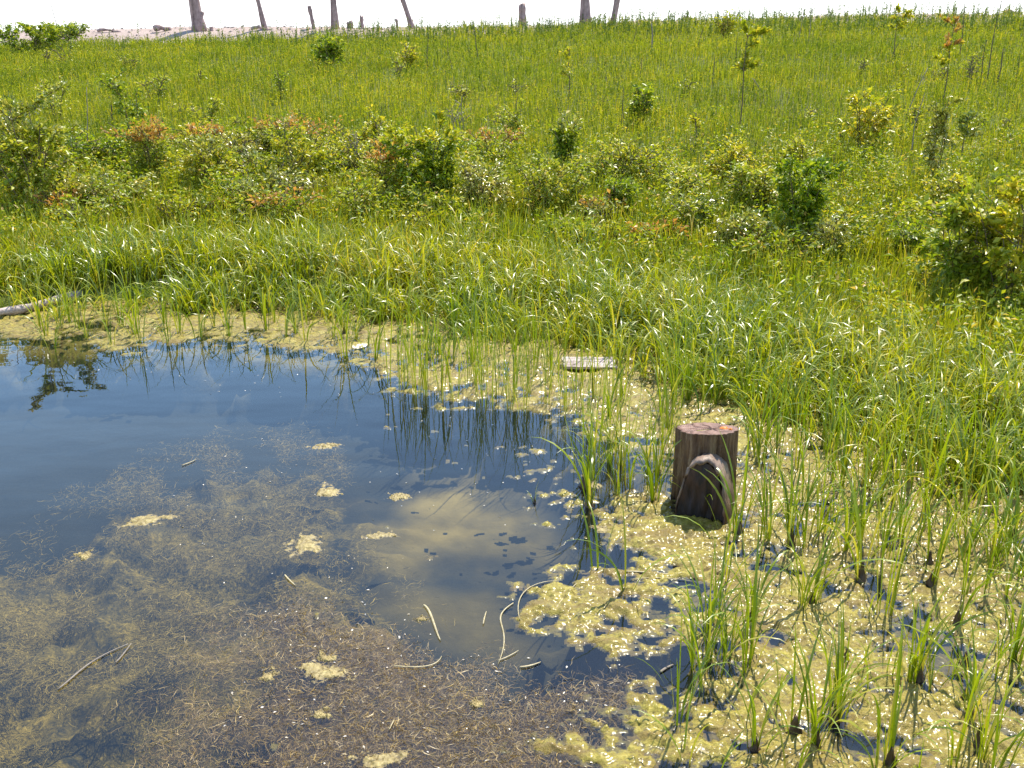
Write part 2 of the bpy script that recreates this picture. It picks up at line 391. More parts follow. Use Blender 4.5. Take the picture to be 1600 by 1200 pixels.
def m_algae(name, dead=False):
    b = NB(name)
    n = b.noise(2.2, 5, 0.6); n2 = b.noise(38, 5, 0.7); n3 = b.noise(210, 3, 0.6)
    c = b.ramp(n2, [(0.3, (0.07, 0.05, 0.006)), (0.48, (0.33, 0.265, 0.022)), (0.72, (0.60, 0.50, 0.085))])
    c = b.mix(b.ramp(n, [(0.4, (0.0,)*3), (0.7, (0.6,)*3)]), c, (0.26, 0.18, 0.025))
    c = b.mix(b.ramp(b.attr("thick"), [(0.0, (0.9,)*3), (0.7, (0.0,)*3)]), c, (0.13, 0.11, 0.03))
    st = b.noise(1.0, 4, 0.6, b.scale(b.geo().outputs['Position'], (3.0, 14.0, 1)))
    c = b.mix(b.ramp(st, [(0.45, (0.0,)*3), (0.62, (0.75,)*3)]), c, (0.20, 0.125, 0.02))
    h = b.math('ADD', n2, b.math('MULTIPLY', n3, 0.22))
    bp = b.bump(h, 0.9, 0.016)
    return b.end(b.pbr(c, 0.5, bp, spec=0.4, Coat_Weight=0.5, Coat_Roughness=0.22, Coat_IOR=1.33))
M['algae'] = m_algae("yellow_green_algae")
def m_strand(name, stops, rough=0.5):
    b = NB(name)
    c = b.ramp(b.geo().outputs["Random Per Island"], stops)
    return b.end(b.pbr(c, rough, spec=0.5))
M['brownweed'] = m_strand("brown_threads", [(0, (0.11, 0.06, 0.010)), (0.5, (0.33, 0.21, 0.05)), (0.9, (0.52, 0.37, 0.12)), (1, (0.7, 0.55, 0.32))])
M['oliveweed'] = m_strand("olive_threads", [(0, (0.12, 0.09, 0.015)), (0.5, (0.30, 0.225, 0.04)), (1, (0.50, 0.38, 0.10))], 0.9)
M['speck'] = m_strand("pale_flecks", [(0, (0.6, 0.5, 0.35)), (1, (0.85, 0.8, 0.72))], 0.3)

M['scum'] = m_wood("pale_tan_scum", (0.16, 0.11, 0.03), (0.46, 0.36, 0.13), (30, 30, 30), 0.5, 0.8)
# ------------------------------------------------------------------ ground (one sheet to the horizon)
xs = np.unique(np.concatenate([np.linspace(-2500, -80, 12), np.linspace(-80, -14, 60), np.linspace(-14, -8, 50), np.linspace(-8, 8, 280), np.linspace(8, 14, 50), np.linspace(14, 80, 60), np.linspace(80, 2500, 12)]))
ys = np.unique(np.concatenate([np.linspace(-300, -3, 12), np.linspace(-3, 2, 20), np.linspace(2, 12, 200), np.linspace(12, 37, 120), np.linspace(37, 60, 110), np.linspace(60, 120, 20), np.linspace(120, 3000, 14)]))
GX, GY = np.meshgrid(xs, ys); GZ = gz(GX, GY)
S = polydist(GX, GY, SHORE)
WEED = ipoly([(-300, 860), (20, 850), (150, 760), (330, 690), (520, 685), (600, 750), (580, 850), (640, 930), (720, 990), (640, 1250), (-300, 1300)], -0.2)
SILT = ipoly([(590, 810), (650, 750), (740, 720), (800, 745), (810, 800), (800, 840), (700, 850), (620, 840)], -0.38)
SILT2 = ipoly([(540, 930), (640, 880), (760, 890), (820, 950), (900, 1010), (700, 1000)], -0.38)
BROWN = ipoly([(380, 960), (470, 920), (640, 950), (700, 1020), (860, 1030), (1000, 1040), (1000, 1120), (1060, 1300), (300, 1300), (360, 1080)])
nz = fbm(GX, GY, 0.5, 4, 3)
weed = sstep(polydist(GX, GY, WEED)+nz*0.4, -0.4, 0.5)*0.45
silt = np.maximum(sstep(polydist(GX, GY, SILT)+nz*0.6, -0.4, 0.5)*0.75, sstep(polydist(GX, GY, SILT2)+nz*0.2, -0.1, 0.3)*0.35)
brown = sstep(polydist(GX, GY, BROWN)+nz*0.5, -0.25, 0.35)
GZ = GZ + np.where(S > 0.2, weed*0.45*(0.6+fbm(GX, GY, 0.35, 4, 21)*1.3), 0) + brown*0.25
GZ = np.where(S > 0.15, np.minimum(GZ, -0.06), GZ)
nA = fbm(GX, GY, 0.35, 4, 66)
ALGN = ipoly([(800, 940), (930, 870), (890, 800), (960, 740), (800, 660), (600, 600), (300, 560), (-300, 560), (-300, 450), (2300, 450), (2300, 1500), (860, 1500), (840, 1160), (1000, 1050)])
sunk = sstep(polydist(GX, GY, ALGN)+nA*0.35, -0.05, 0.35)*(S > 0.1)
GZ = GZ + sunk*(np.maximum(GZ, -0.055-0.05*np.abs(nA))-GZ)*(S > 0.1)
sand = sstep(GY+fbm(GX, GY, 1.2, 3, 4)*2.0, 38.2, 39.2)
nxn = len(xs); i = np.arange(len(ys)-1)[:, None]*nxn; j = np.arange(nxn-1)[None, :]
Q = np.stack([i+j, i+j+1, i+nxn+j+1, i+nxn+j], -1).reshape(-1, 4)
g = mesh_obj("ground", np.stack([GX, GY, GZ], -1).reshape(-1, 3), Q, mat=M['ground'],
             attrs={"sand": sand.ravel(), "bed": sstep(S, 0.0, 0.25).ravel(), "weed": weed.ravel(), "silt": silt.ravel(), "brown": brown.ravel(), "sunk": sunk.ravel()})
tag(g, "dark pond bed and soil rising to a sandy crest", "ground", kind="structure")
# ------------------------------------------------------------------ water
wp = [(x, y) for x, y in SHORE]
bm_v = [(x, y, 0.0) for x, y in wp]
# widen the sheet a little so it runs under the shore
cx_, cy_ = 0.0, 5.0
me = bpy.data.meshes.new("water")
ww = [(-30, 0.6, 0), (14, 0.6, 0), (14, 13.5, 0), (-30, 13.5, 0)]
me.from_pydata(ww, [], [(0, 1, 2, 3)]); me.materials.append(M['water'])
wat = link(bpy.data.objects.new("water", me)); tag(wat, "still dark blue pond water", "water", kind="structure")

# ------------------------------------------------------------------ floating algae
ALG = [ipoly(p) for p in (
    [(-400, 560), (-400, 520), (0, 470), (250, 460), (450, 465), (700, 480), (900, 500), (1100, 570), (1300, 640), (1300, 760), (1150, 760), (1040, 700),
     (980, 690), (900, 668), (830, 640), (700, 632), (640, 600), (560, 580), (500, 562), (430, 543), (300, 540), (200, 548), (100, 545), (40, 530), (-60, 520)],
    [(960, 700), (1060, 672), (1200, 640), (1500, 700), (1800, 780), (2100, 1000), (2200, 1400), (860, 1400), (880, 1230), (840, 1165), (900, 1140), (960, 1110), (1000, 1060),
     (1080, 1050), (1020, 1015), (940, 1000), (860, 985), (800, 965), (815, 935), (900, 905), (930, 880), (1010, 870), (960, 850), (900, 835),
     (890, 800), (930, 775), (1000, 770), (1060, 770), (1050, 740), (1000, 735)],
    [(795, 748), (850, 715), (880, 718), (872, 735), (905, 745), (860, 765), (900, 775), (850, 778)],
    [(600, 608), (760, 600), (760, 618), (660, 622)],
    [(700, 632), (745, 630), (748, 642), (705, 640)],
    [(820, 650), (905, 650), (900, 668), (840, 662)],
    [(540, 760), (545, 759), (545, 762)])]
def algae_patch(x0, x1, y0, y1, res):
    gx = np.arange(x0, x1+res/2, res); gy = np.arange(y0, y1+res/2, res)
    X, Y = np.meshgrid(gx, gy)
    f = np.full(X.shape, -9.0)
    for p in ALG: f = np.maximum(f, np.clip(polydist(X, Y, p)/0.22, -1.2, 1.0))
    big = fbm(X, Y, 0.55, 4, 31, 0.55); mid = fbm(X, Y, 0.13, 4, 41, 0.6)
    shore = polydist(X, Y, SHORE)
    F = f*0.42 + big*0.95 + mid*1.05 - 0.19 - 0.10*sstep(Y, 7.5, 8.5) + 0.10*sstep(shore, 1.0, 0.2)
    bub = np.abs(fbm(X, Y, 0.045, 3, 51, 0.55))
    Z = np.clip(F, -0.4, 0.5)*0.030 + np.where(F > 0, 1, 0)*(bub*0.030+fbm(X, Y, 0.07, 3, 61)*0.018)*np.clip(F*6, 0, 1) - 0.0015
    Z = np.clip(Z, -0.012, 0.05)
    ny, nx = X.shape
    ii, jj = np.meshgrid(np.arange(ny-1), np.arange(nx-1), indexing='ij')
    ok = (np.maximum(np.maximum(F[:-1, :-1], F[1:, :-1]), np.maximum(F[:-1, 1:], F[1:, 1:])) > -0.05) & (shore[:-1, :-1] > -0.25)
    a = (ii*nx+jj)[ok]
    Qa = np.stack([a, a+1, a+nx+1, a+nx], 1)
    used = np.unique(Qa); mp = np.full(nx*ny, -1); mp[used] = np.arange(len(used))
    V = np.stack([X, Y, Z], -1).reshape(-1, 3)[used]
    return V, mp[Qa], None, np.clip(F.ravel()[used]*4+0.35, 0, 1)
V, Q, T, s = merge([algae_patch(-1.0, 4.6, 2.7, 6.0, 0.0095), algae_patch(-1.2, 6.5, 6.0, 8.2, 0.014), algae_patch(-8.5, 6.5, 8.2, 11.2, 0.022)])
al = mesh_obj("floating_algae", V, Q, T, M['algae'], attrs={"thick": s})
tag(al, "yellow green algae mat floating among the sedges on the right and along the bank", "algae", kind="stuff")

# small isolated clumps of algae on open water
def clump(u, v, wpx, hpx, rot, label, seed):
    x, y = (float(c) for c in PZ(u, v)); sc_ = math.hypot(y, H)/FPX
    rx = wpx*sc_/2; ry = hpx*sc_/2/ (H/math.hypot(y, H))
    R = max(rx, ry)*1.5; n = 70
    gx = np.linspace(-R, R, n); X, Y = np.meshgrid(gx, gx)
    ca, sa = math.cos(rot), math.sin(rot)
    U = (X*ca+Y*sa)/rx; W = (-X*sa+Y*ca)/ry
    F = 1-np.sqrt(U*U+W*W)+fbm(X+seed, Y, R*0.6, 5, seed, 0.68)*2.0 - 0.1
    Z = np.clip(F, -0.1, 0.6)*0.010+np.clip(F*4, 0, 1)*np.abs(fbm(X+seed, Y, R*0.18, 3, seed+3))*0.014-0.002
    ok = (F[:-1, :-1] > -0.05)
    ii, jj = np.meshgrid(np.arange(n-1), np.arange(n-1), indexing='ij'); a = (ii*n+jj)[ok]
    Qa = np.stack([a, a+1, a+n+1, a+n], 1); used = np.unique(Qa); mp = np.full(n*n, -1); mp[used] = np.arange(len(used))
    o = mesh_obj("algae_clump", np.stack([X, Y, Z], -1).reshape(-1, 3)[used], mp[Qa], None, M['scum'], attrs={"thick": np.clip(F.ravel()[used]*3+0.3, 0, 1)})
    o.location = (x, y, 0); tag(o, label, "algae clump", "isolated algae clumps on open water")
for k, a in enumerate([
    (512, 766, 36, 22, 0.3, "pale ragged algae clump highest of those alone on open water"),
    (478, 850, 66, 22, 0.9, "slanted streak of tan algae in the middle of the pond"),
    (230, 812, 70, 14, 0.35, "long thin tan algae streak on the dark blue water at left"),
    (622, 776, 34, 10, 0.0, "small smooth algae clump over the milky silt cloud"),
    (130, 868, 26, 12, 0.2, "faint yellow algae clump farthest left on the pond"),
    (510, 1026, 24, 16, 0.5, "small round algae clump just above a wide tan one"),
    (506, 1048, 78, 24, -0.1, "wide tan algae clump on the brown weed bed"),
    (421, 1055, 24, 18, 0.1, "bright yellow algae clump left of the wide tan one"),
    (500, 1114, 26, 18, 0.4, "tan algae clump below the wide tan one near the bottom"),
    (590, 1190, 70, 26, 0.2, "pale algae clump at the bottom edge of the brown weed bed"),
    (658, 967, 20, 10, 0, "tiny yellow algae clump beside a curved dead reed"),
    (745, 1098, 22, 16, 0, "dull algae clump in the middle of the brown threads"),
    (508, 697, 40, 7, 0.1, "thin flat algae scrap on the far open water"),
    (596, 836, 50, 10, 0.1, "pinkish flat scrap of scum on the milky silt cloud"),
    (928, 757, 22, 12, 0.1, "small algae clump by the reeds left of the stump"),
    (938, 826, 30, 12, -0.4, "tilted algae scrap just off the mat left of the stump")]):
    clump(*a, seed=11+k*7)

# ------------------------------------------------------------------ submerged threads
def inpoly_pts(poly, n, margin=0.0):
    P = np.array(poly); lo = P.min(0); hi = P.max(0); out = []
    tot = 0
    while tot < n:
        c = rng.uniform(lo, hi, (n*2, 2)); k = polydist(c[:, 0], c[:, 1], poly) > margin
        out.append(c[k]); tot += k.sum()
    return np.concatenate(out)[:n]
def strands(poly, n, zlo, zhi, lng, wd, nsc=0.4, thr=-9, margin=-0.0):
    P = inpoly_pts(poly, n, margin); P = P[rng.random(len(P)) < sstep(polydist(P[:, 0], P[:, 1], poly)+0.35*fbm(P[:, 0], P[:, 1], 0.5, 3, 72), -0.1, 0.75)]; nn = fbm(P[:, 0], P[:, 1], nsc, 3, 71)
    P = P[nn > thr]; n = len(P)
    az = rng.uniform(0, 6.28, n); L = rng.uniform(*lng, n)
    return blades(P[:, 0], P[:, 1], rng.uniform(zlo, zhi, n), L, az, rng.uniform(1.2, 1.7, n), rng.normal(0, 0.6, n), rng.uniform(*wd, n), 4, rng.normal(0, 2.5, n))
def wiggle(V, a=0.012, s=0.04):
    V = V.copy(); V[:, 0] += fbm(V[:, 0]*1.0, V[:, 1], s, 2, 81)*a; V[:, 1] += fbm(V[:, 0]+5, V[:, 1], s, 2, 82)*a; return V
V, Q, s = strands(BROWN, 105000, -0.07, 0.001, (0.025, 0.08), (0.0009, 0.0022), 0.35, -0.45)
BR2 = ipoly([(200, 980), (420, 890), (640, 930), (760, 990), (880, 1010), (1010, 1040), (1060, 1130), (1080, 1300), (60, 1300), (150, 1080)])
Vb, Qb_, sb = strands(BR2, 60000, -0.12, 0.0, (0.025, 0.08), (0.0009, 0.0022), 0.3, 0.0)
V, Q, _t, s = merge([(V, Q, None, s), (Vb, Qb_, None, sb)])
mb = mesh_obj("brown_water_weed", wiggle(V, 0.03, 0.05), Q, None, M['brownweed']); tag(mb, "tangled brown thread weed just under the near water", "water weed", kind="stuff")
V, Q, s = strands(WEED, 170000, -0.20, -0.03, (0.025, 0.08), (0.001, 0.0026), 0.38, 0.06)
mo = mesh_obj("olive_water_weed", wiggle(V, 0.03, 0.06), Q, None, M['oliveweed']); tag(mo, "cloudy olive weed deeper under the water at lower left", "water weed", kind="stuff")
# pale flecks on the surface
P = np.concatenate([inpoly_pts(BROWN, 170), inpoly_pts(ipoly([(200, 700), (560, 660), (640, 620), (900, 700), (800, 900), (500, 960), (300, 900)]), 90), inpoly_pts(ipoly([(0, 560), (600, 560), (700, 640), (300, 620)]), 60)])
n = len(P); D = np.stack([rng.normal(0, 1, n), rng.normal(0, 1, n), np.zeros(n)], 1)
V, T = leaves(np.c_[P, np.full(n, 0.003)], D, rng.uniform(0.006, 0.02, n), rng.uniform(0.004, 0.010, n), 0.1)
V[:, 2] = np.maximum(V[:, 2], 0.0015)
fl = mesh_obj("floating_flecks", V, None, T, M['speck']); tag(fl, "tiny pale flecks of debris floating on the pond", "debris", kind="stuff")

# ------------------------------------------------------------------ dead reeds afloat
def reed(pix, r, label, mat='straw', z=0.006, name="dead_reed", cat="dead reed", group="dead reeds floating on the pond"):
    pts = np.array([[float(c) for c in PZ(u, v, z)]+[z] for u, v in pix])
    # smooth
    t = np.linspace(0, len(pts)-1, 6*(len(pts)-1)+1); k = np.arange(len(pts))
    from numpy.polynomial import polynomial as _p
    deg = min(3, len(pts)-1)
    q = np.stack([np.polyval(np.polyfit(k, pts[:, c], deg), t) for c in range(3)], 1)
    c = q[0].copy(); rr = r*(1-0.6*np.abs(np.linspace(-0.6, 1, len(q)))**2)
    V, Q, T, _ = tube(q-c, rr, 6); V[:, 2] = V[:, 2]*0.6
    o = mesh_obj(name, V, Q, T, M[mat]); o.location = c; tag(o, label, cat, group); return o
reed([(662, 945), (672, 958), (680, 980), (688, 1000)], 0.0065, "thick curved pale reed lying above the brown weed bed")
reed([(802, 942), (782, 965), (787, 990), (778, 1038)], 0.0042, "wavy greenish dead reed right of the thick curved one")
reed([(812, 968), (815, 930), (840, 912), (872, 907)], 0.003, "looped dead reed at the tip of the near algae mat")
reed([(978, 893), (1010, 894), (1062, 899)], 0.006, "long straight pale reed lying across the mat edge")
reed([(985, 905), (1040, 903), (1090, 910)], 0.003, "thin dull reed just under the long straight one")
reed([(615, 1040), (650, 1042), (676, 1038), (690, 1025)], 0.004, "thin hooked greenish reed at the edge of the brown bed")
reed([(812, 1042), (828, 1040), (845, 1034)], 0.006, "short straight pale reed at the rim of the brown bed")
reed([(778, 1032), (795, 1025), (810, 1016)], 0.004, "short grey reed lying beside the wavy one")
reed([(445, 898), (452, 906), (462, 915)], 0.005, "short bent pale reed below the slanted algae streak")
reed([(284, 727), (295, 723), (306, 718)], 0.005, "single short reed on open blue water far from the mats")
reed([(866, 955), (885, 928), (905, 908)], 0.004, "slanted thin reed across the looped one")
reed([(90, 1077), (120, 1052), (150, 1030), (200, 1006)], 0.005, "long crooked twig breaking the water at lower left", 'deadstalk')
reed([(180, 1035), (190, 1025), (205, 1005)], 0.004, "short side twig beside the long crooked one", 'deadstalk')
reed([(608, 1140), (613, 1130), (616, 1124)], 0.003, "tiny straight reed on the lower brown threads")
reed([(755, 975), (757, 965), (760, 955)], 0.004, "short upright looking reed left of the wavy one")
reed([(1032, 1050), (1040, 1044), (1052, 1038)], 0.007, "short pinkish reed piece on the near mat", 'deadstalk')

# ------------------------------------------------------------------ the stump
def build_stump():
    x, y = 1.17, 5.62
    root = empty("tree_stump", (x, y, 0))
    tag(root, "sawn wooden stump with a cut side limb standing in the algae", "tree stump")
    n, K = 96, 40; an = np.arange(n)*2*math.pi/n
    z0, z1 = -0.35, 0.455
    def topz(X, Y): return z1 - 0.16*Y + 0.03*X
    V = []
    for k in range(K):
        t = k/(K-1); zz = z0+(z1-z0)*t
        r = 0.176 + 0.028*(1-t)**2 + 0.006*np.cos(an*2+1) + 0.005*np.sin(an*5+zz*2) + 0.006*fbm(an*3.0, np.full(n, zz*1.2), 0.35, 3, 91) \
            + 0.050*np.clip(fbm(an*7, np.full(n, zz*0.8), 0.5, 3, 92), -1, 0.1) - 0.02*np.clip(1-np.abs(an-4.35-0.15*zz)/0.035, 0, 1) - 0.016*np.clip(1-np.abs(an-5.4+0.1*zz)/0.03, 0, 1)*(1 if zz > 0.1 else 0)
        X = r*np.cos(an)+0.015*(1-t); Y = r*np.sin(an)
        top = topz(X, Y); Z = z0+(top-z0)*t
        V.append(np.stack([X, Y, Z], 1))
    rim = V[-1].copy(); V = np.concatenate(V)
    i = np.arange(K-1)[:, None]*n; j = np.arange(n)[None, :]; j2 = (j+1) % n
    Q = np.stack([i+j, i+j2, i+n+j2, i+n+j], -1).reshape(-1, 4)
    mesh_obj("trunk", V, Q, None, M['bark'], root)
    # sawn top with radial cracks
    R = 26; V = []; rad = []; crk = []
    cr = [(0.4, 1.0), (1.5, .8), (2.3, .9), (3.3, .7), (3.9, 1.0), (4.5, .9), (5.3, .8), (5.9, .6)]
    for k in range(R):
        t = k/(R-1)
        ccx, ccy = 0.02, -0.01
        X = ccx*(1-t)+rim[:, 0]*t*(0.985); Y = ccy*(1-t)+rim[:, 1]*t*(0.985)
        c = np.zeros(n)
        for a, l in cr:
            d = np.abs((an-a+0.25*math.sin(t*6+a)+math.pi) % (2*math.pi)-math.pi)*max(t, 0.05)
            c = np.maximum(c, np.clip(1-d/0.06, 0, 1)*(1 if t < l else 0))
        Z = topz(X, Y)+0.004-0.012*c+0.003*fbm(X, Y, 0.05, 3, 95)-0.006*sstep(np.full(n, t), 0.9, 1)
        V.append(np.stack([X, Y, Z], 1)); rad.append(np.full(n, t)*0.9); crk.append(c)
    V = np.concatenate(V); i = np.arange(R-1)[:, None]*n
    Q = np.stack([i+j, i+j2, i+n+j2, i+n+j], -1).reshape(-1, 4)
    mesh_obj("sawn_top", V, Q, None, M['top'], root, attrs={"rad": np.concatenate(rad), "crack": np.concatenate(crk)})
    # orange fungus blot on the right of the cut
    for (fx, fy, rr) in ((0.095, -0.03, 0.019), (0.125, -0.07, 0.009)):
        m_ = 20; a_ = np.arange(m_)*2*math.pi/m_; P_ = [[fx, fy, topz(fx, fy)+0.016]]
        for ring, hh in ((0.6, 0.014), (1.0, 0.004)):
            rr_ = rr*ring*(1+0.2*np.sin(a_*3)+0.1*np.cos(a_*5))
            X = fx+rr_*np.cos(a_)*1.3; Y = fy+rr_*np.sin(a_)
            P_ += list(np.stack([X, Y, topz(X, Y)+hh], 1))
        k = np.arange(m_); k2 = (k+1) % m_
        T = np.stack([np.zeros(m_, int), 1+k, 1+k2], 1); Qf = np.stack([1+k, 1+m_+k, 1+m_+k2, 1+k2], 1)
        mesh_obj("fungus", np.array(P_), Qf, T, M['orange'], root)
    # cut side limb: an arch-shaped stub leaning against the trunk
    m_ = 40; ph = np.linspace(0, math.pi, m_)
    halfw, top, bot = 0.135, 0.375, -0.3
    def arch(sw, tp):
        zz = np.concatenate([np.linspace(bot, 0, 5)[:-1], tp*np.sin(np.linspace(0, math.pi/2, 26))])
        q = np.clip(zz/tp, 0, 1); hx = sw*np.sqrt(np.clip(1-q**2.8, 0, 1))*(1+0.05*np.sin(zz*23))+0.012*(1-q)
        xs_ = np.concatenate([hx*1.14, -hx[::-1][1:]*0.98]); zs_ = np.concatenate([zz, zz[::-1][1:]])
        return xs_, zs_
    rot = math.radians(-24); cr_, sr_ = math.cos(rot), math.sin(rot)
    ox, oy = -0.088, -0.33
    def place(lx, ly, lz):                        # ly = depth towards the trunk
        ly = ly + np.clip(lz, -0.3, 1)*0.14       # leans back
        return np.stack([ox+lx*cr_-ly*sr_, oy+lx*sr_+ly*cr_, lz], 1)
    rings = []
    for (sw, tp, dep) in ((0.112, 0.345, 0.016), (0.118, 0.356, 0.004), (0.124, 0.366, 0.004), (0.130, 0.374, 0.02), (0.132, 0.378, 0.05), (0.133, 0.378, 0.09), (0.134, 0.37, 0.14), (0.132, 0.35, 0.20), (0.12, 0.30, 0.27)):
        ax_, az_ = arch(sw, tp)
        nn = fbm(az_*9+dep*9, ax_*9, 0.6, 4, 97)*0.045
        ax_ = ax_*(1+nn*2); rings.append(place(ax_, np.full(len(ax_), dep)+nn, az_+nn*0.5))
    L = len(rings[0]); V = np.concatenate(rings)
    i = np.arange(len(rings)-1)[:, None]*L; jj = np.arange(L-1)[None, :]
    Q = np.stack([i+jj, i+L+jj, i+L+jj+1, i+jj+1], -1).reshape(-1, 4)
    mesh_obj("side_limb", V, Q, None, M['knobside'], root)
    # face
    ax_, az_ = arch(0.114, 0.349); Rr = 14; V = []
    for k in range(Rr):
        t = k/(Rr-1); lx = ax_*t; lz = az_*t+(1-t)*(-0.3)
        V.append(place(lx, 0.010+0.02*(1-t**2)+fbm(lx, lz*0.35, 0.035, 4, 98)*0.05*(1-t*0.5), lz))
    V = np.concatenate(V); i = np.arange(Rr-1)[:, None]*L
    Q = np.stack([i+jj, i+L+jj, i+L+jj+1, i+jj+1], -1).reshape(-1, 4)
    f = mesh_obj("cut_face", V, Q, None, M['knobface'], root); f["label"] = "cut face of the side limb with its shade painted dark"
build_stump()

# ------------------------------------------------------------------ logs and plank by the shore
def log(pix, r0, r1, z, label, mat='driftwood', name="fallen_log", cat="log", dz=None):
    P = []
    for k, (u, v) in enumerate(pix):
        zz = z if dz is None else dz[k]; x, y = PZ(u, v, zz); P.append((float(x), float(y), zz))
    P = np.array(P); t = np.linspace(0, 1, 24); tk = np.linspace(0, 1, len(P))
    q = np.stack([np.interp(t, tk, P[:, c]) for c in range(3)], 1); q[:, 1] += 0.03*np.sin(t*9); q[:, 2] += 0.012*np.sin(t*13)
    c = q[0].copy(); rr = (r0+(r1-r0)*t)*(1+0.12*np.sin(t*21)+0.08*np.cos(t*37))
    V, Q, T, _ = tube(q-c, rr, 14); V = V+np.c_[np.zeros(len(V)), np.zeros(len(V)), fbm(V[:, 0]*3, V[:, 1]*9, 0.3, 2, 5)*0.012]
    o = mesh_obj(name, V, Q, T, M[mat]); o.location = c; tag(o, label, cat); return o
log([(-160, 520), (0, 488), (60, 476), (135, 458), (255, 446)], 0.046, 0.038, 0.06, "bleached pinkish log lying along the bank at far left")
def plank():
    x, y = (float(c) for c in PZ(921, 566, 0.05))
    root = empty("weathered_plank", (x, y, 0.045), math.radians(3)); root.rotation_euler = (0.10, 0.03, math.radians(3))
    tag(root, "short bleached plank resting on the algae in front of the sedges", "plank")
    n, mY = 30, 8; X, Y = np.meshgrid(np.linspace(-0.225, 0.225, n), np.linspace(-0.11, 0.11, mY))
    ex = 0.02*fbm(Y*8, Y*0+1, 0.5, 2, 3)*np.sign(X); X = X+ex+(np.abs(X) > 0.2)*rng.uniform(-0.012, 0.012, X.shape)
    Zt = 0.009+0.010*fbm(X, Y*6, 0.15, 3, 8); Zb = Zt*0-0.012
    V = np.concatenate([np.stack([X, Y, Zt], -1).reshape(-1, 3), np.stack([X, Y, Zb], -1).reshape(-1, 3)])
    i = np.arange(mY-1)[:, None]*n; j = np.arange(n-1)[None, :]
    Qt = np.stack([i+j, i+j+1, i+n+j+1, i+n+j], -1).reshape(-1, 4); N = n*mY; Qb = Qt[:, ::-1]+N
    E = []
    for k in range(n-1): E += [(k, N+k, N+k+1, k+1), ((mY-1)*n+k+1, N+(mY-1)*n+k+1, N+(mY-1)*n+k, (mY-1)*n+k)]
    for k in range(mY-1): E += [((k+1)*n, N+(k+1)*n, N+k*n, k*n), (k*n+n-1, N+k*n+n-1, N+(k+1)*n+n-1, (k+1)*n+n-1)]
    mesh_obj("board", V, np.concatenate([Qt, Qb, np.array(E)]), None, M['driftwood'], root, smooth=False)
    V, Q, T, _ = tube([(-0.27, -0.03, -0.01), (-0.2, -0.05, 0.0), (-0.12, -0.10, -0.02)], [0.006, 0.012, 0.008], 7)
    mesh_obj("splinter", V, Q, T, M['deadstalk'], root)
plank()

# ------------------------------------------------------------------ bare trunks and posts on the crest
def crest_xy(u, v, y=41.0):
    dx, dy, dz = (float(c) for c in ray(u, v)); t = y/dy
    return dx*t, y
def bare_trunk(name, u0, u1, vb, vt, wpx, label, cat, y=41.0, full=False, stub=None, group=None, hh=None):
    x, y = crest_xy(u0, vb, y); z = float(gz(x, y)); zb = z-0.15
    k = y/FPX*1.06
    h = (vb-vt)*k if hh is None else hh
    lean = (u1-u0)*k/((vb-vt)*k)                    # x per metre of height
    root = empty(name, (x, y, z)); tag(root, label, cat, group)
    m = 16; t = np.linspace(0, 1, m); Z = -0.15+(h+0.15)*t
    bow = 0.06*np.sin(t*math.pi*1.7+u0)*h*0.15
    X = lean*Z+bow; Y = 0.05*np.cos(t*4+u0)*h*0.1
    r = wpx*k/2*(1-0.45*t*(1 if full else 0.15))*(1+0.10*np.sin(t*17+u0)); r[0] *= 1.25; r[1] *= 1.12
    V, Q, T, _ = tube(np.stack([X, Y, Z], 1), r, 14)
    nn = fbm(V[:, 0]*4+u0, V[:, 1]*4+V[:, 2], 0.6, 3, 7); V[:, 0] += nn*0.05*wpx/12; V[:, 1] += nn*0.03
    top = V[:, 2] > h*0.97; V[top, 2] += rng.uniform(-0.10, 0.10, top.sum())*wpx/10
    mesh_obj("trunk", V, Q, T, M['trunk'], root)
    if stub:
        for (hz, side, ln, rr) in stub:
            bx = lean*hz; P = [(bx, 0, hz-0.12), (bx+side*ln*0.5, -0.03, hz+0.06), (bx+side*ln, -0.03, hz+0.34)]
            V, Q, T, _ = tube(P, [rr*1.3, rr*1.1, rr], 9); mesh_obj("broken_limb", V, Q, T, M['trunk'], root)
    return root
bare_trunk("bare_trunk", 309, 306, 42, 0, 17, "thick bare trunk with a broken side limb rising from the sand", "dead tree", full=True, hh=5.5, stub=[(0.35, 1, 0.26, 0.10), (3.6, -1, 0.5, 0.07)])
bare_trunk("bare_trunk", 414, 405, 40, 0, 7, "slender bare trunk leaning left beside the thickest trunk", "dead tree", full=True, hh=4.6, stub=[(3.0, 1, 0.4, 0.04)])
bare_trunk("bare_trunk", 522, 521, 38, 0, 10, "straight bare trunk between two short posts on the sand", "dead tree", full=True, hh=5.2, stub=[(3.8, 1, 0.45, 0.05)])
bare_trunk("bare_trunk", 643, 632, 41, 0, 7.5, "crooked thin trunk leaning left above the herbs at centre left", "dead tree", full=True, hh=4.4, stub=[(3.1, -1, 0.4, 0.04)])
bare_trunk("bare_trunk", 912, 911, 40, 0, 14, "pale thick bare trunk right of the middle of the crest", "dead tree", full=True, hh=5.8, stub=[(3.9, 1, 0.5, 0.07)])
bare_trunk("bare_trunk", 959, 966, 38, 0, 8.5, "dark bare trunk leaning right beside the pale thick one", "dead tree", full=True, hh=4.9, stub=[(3.2, -1, 0.4, 0.05)])
bare_trunk("wooden_post", 490, 486, 40, 11, 6, "short pale post leaning left on the sandy crest", "post")
bare_trunk("wooden_post", 566, 566, 46, 28, 5.5, "short upright pinkish post right of the straight trunk", "post")
bare_trunk("wooden_post", 816, 816, 42, 14, 10, "thick short grey post at the middle of the crest", "post")
bare_trunk("wooden_post", 547, 547, 43, 34.5, 9, "low dark stump beside the straight trunk", "post")
bare_trunk("wooden_post", 621, 620, 42, 29, 4, "small dark snag beside the crooked thin trunk", "post")
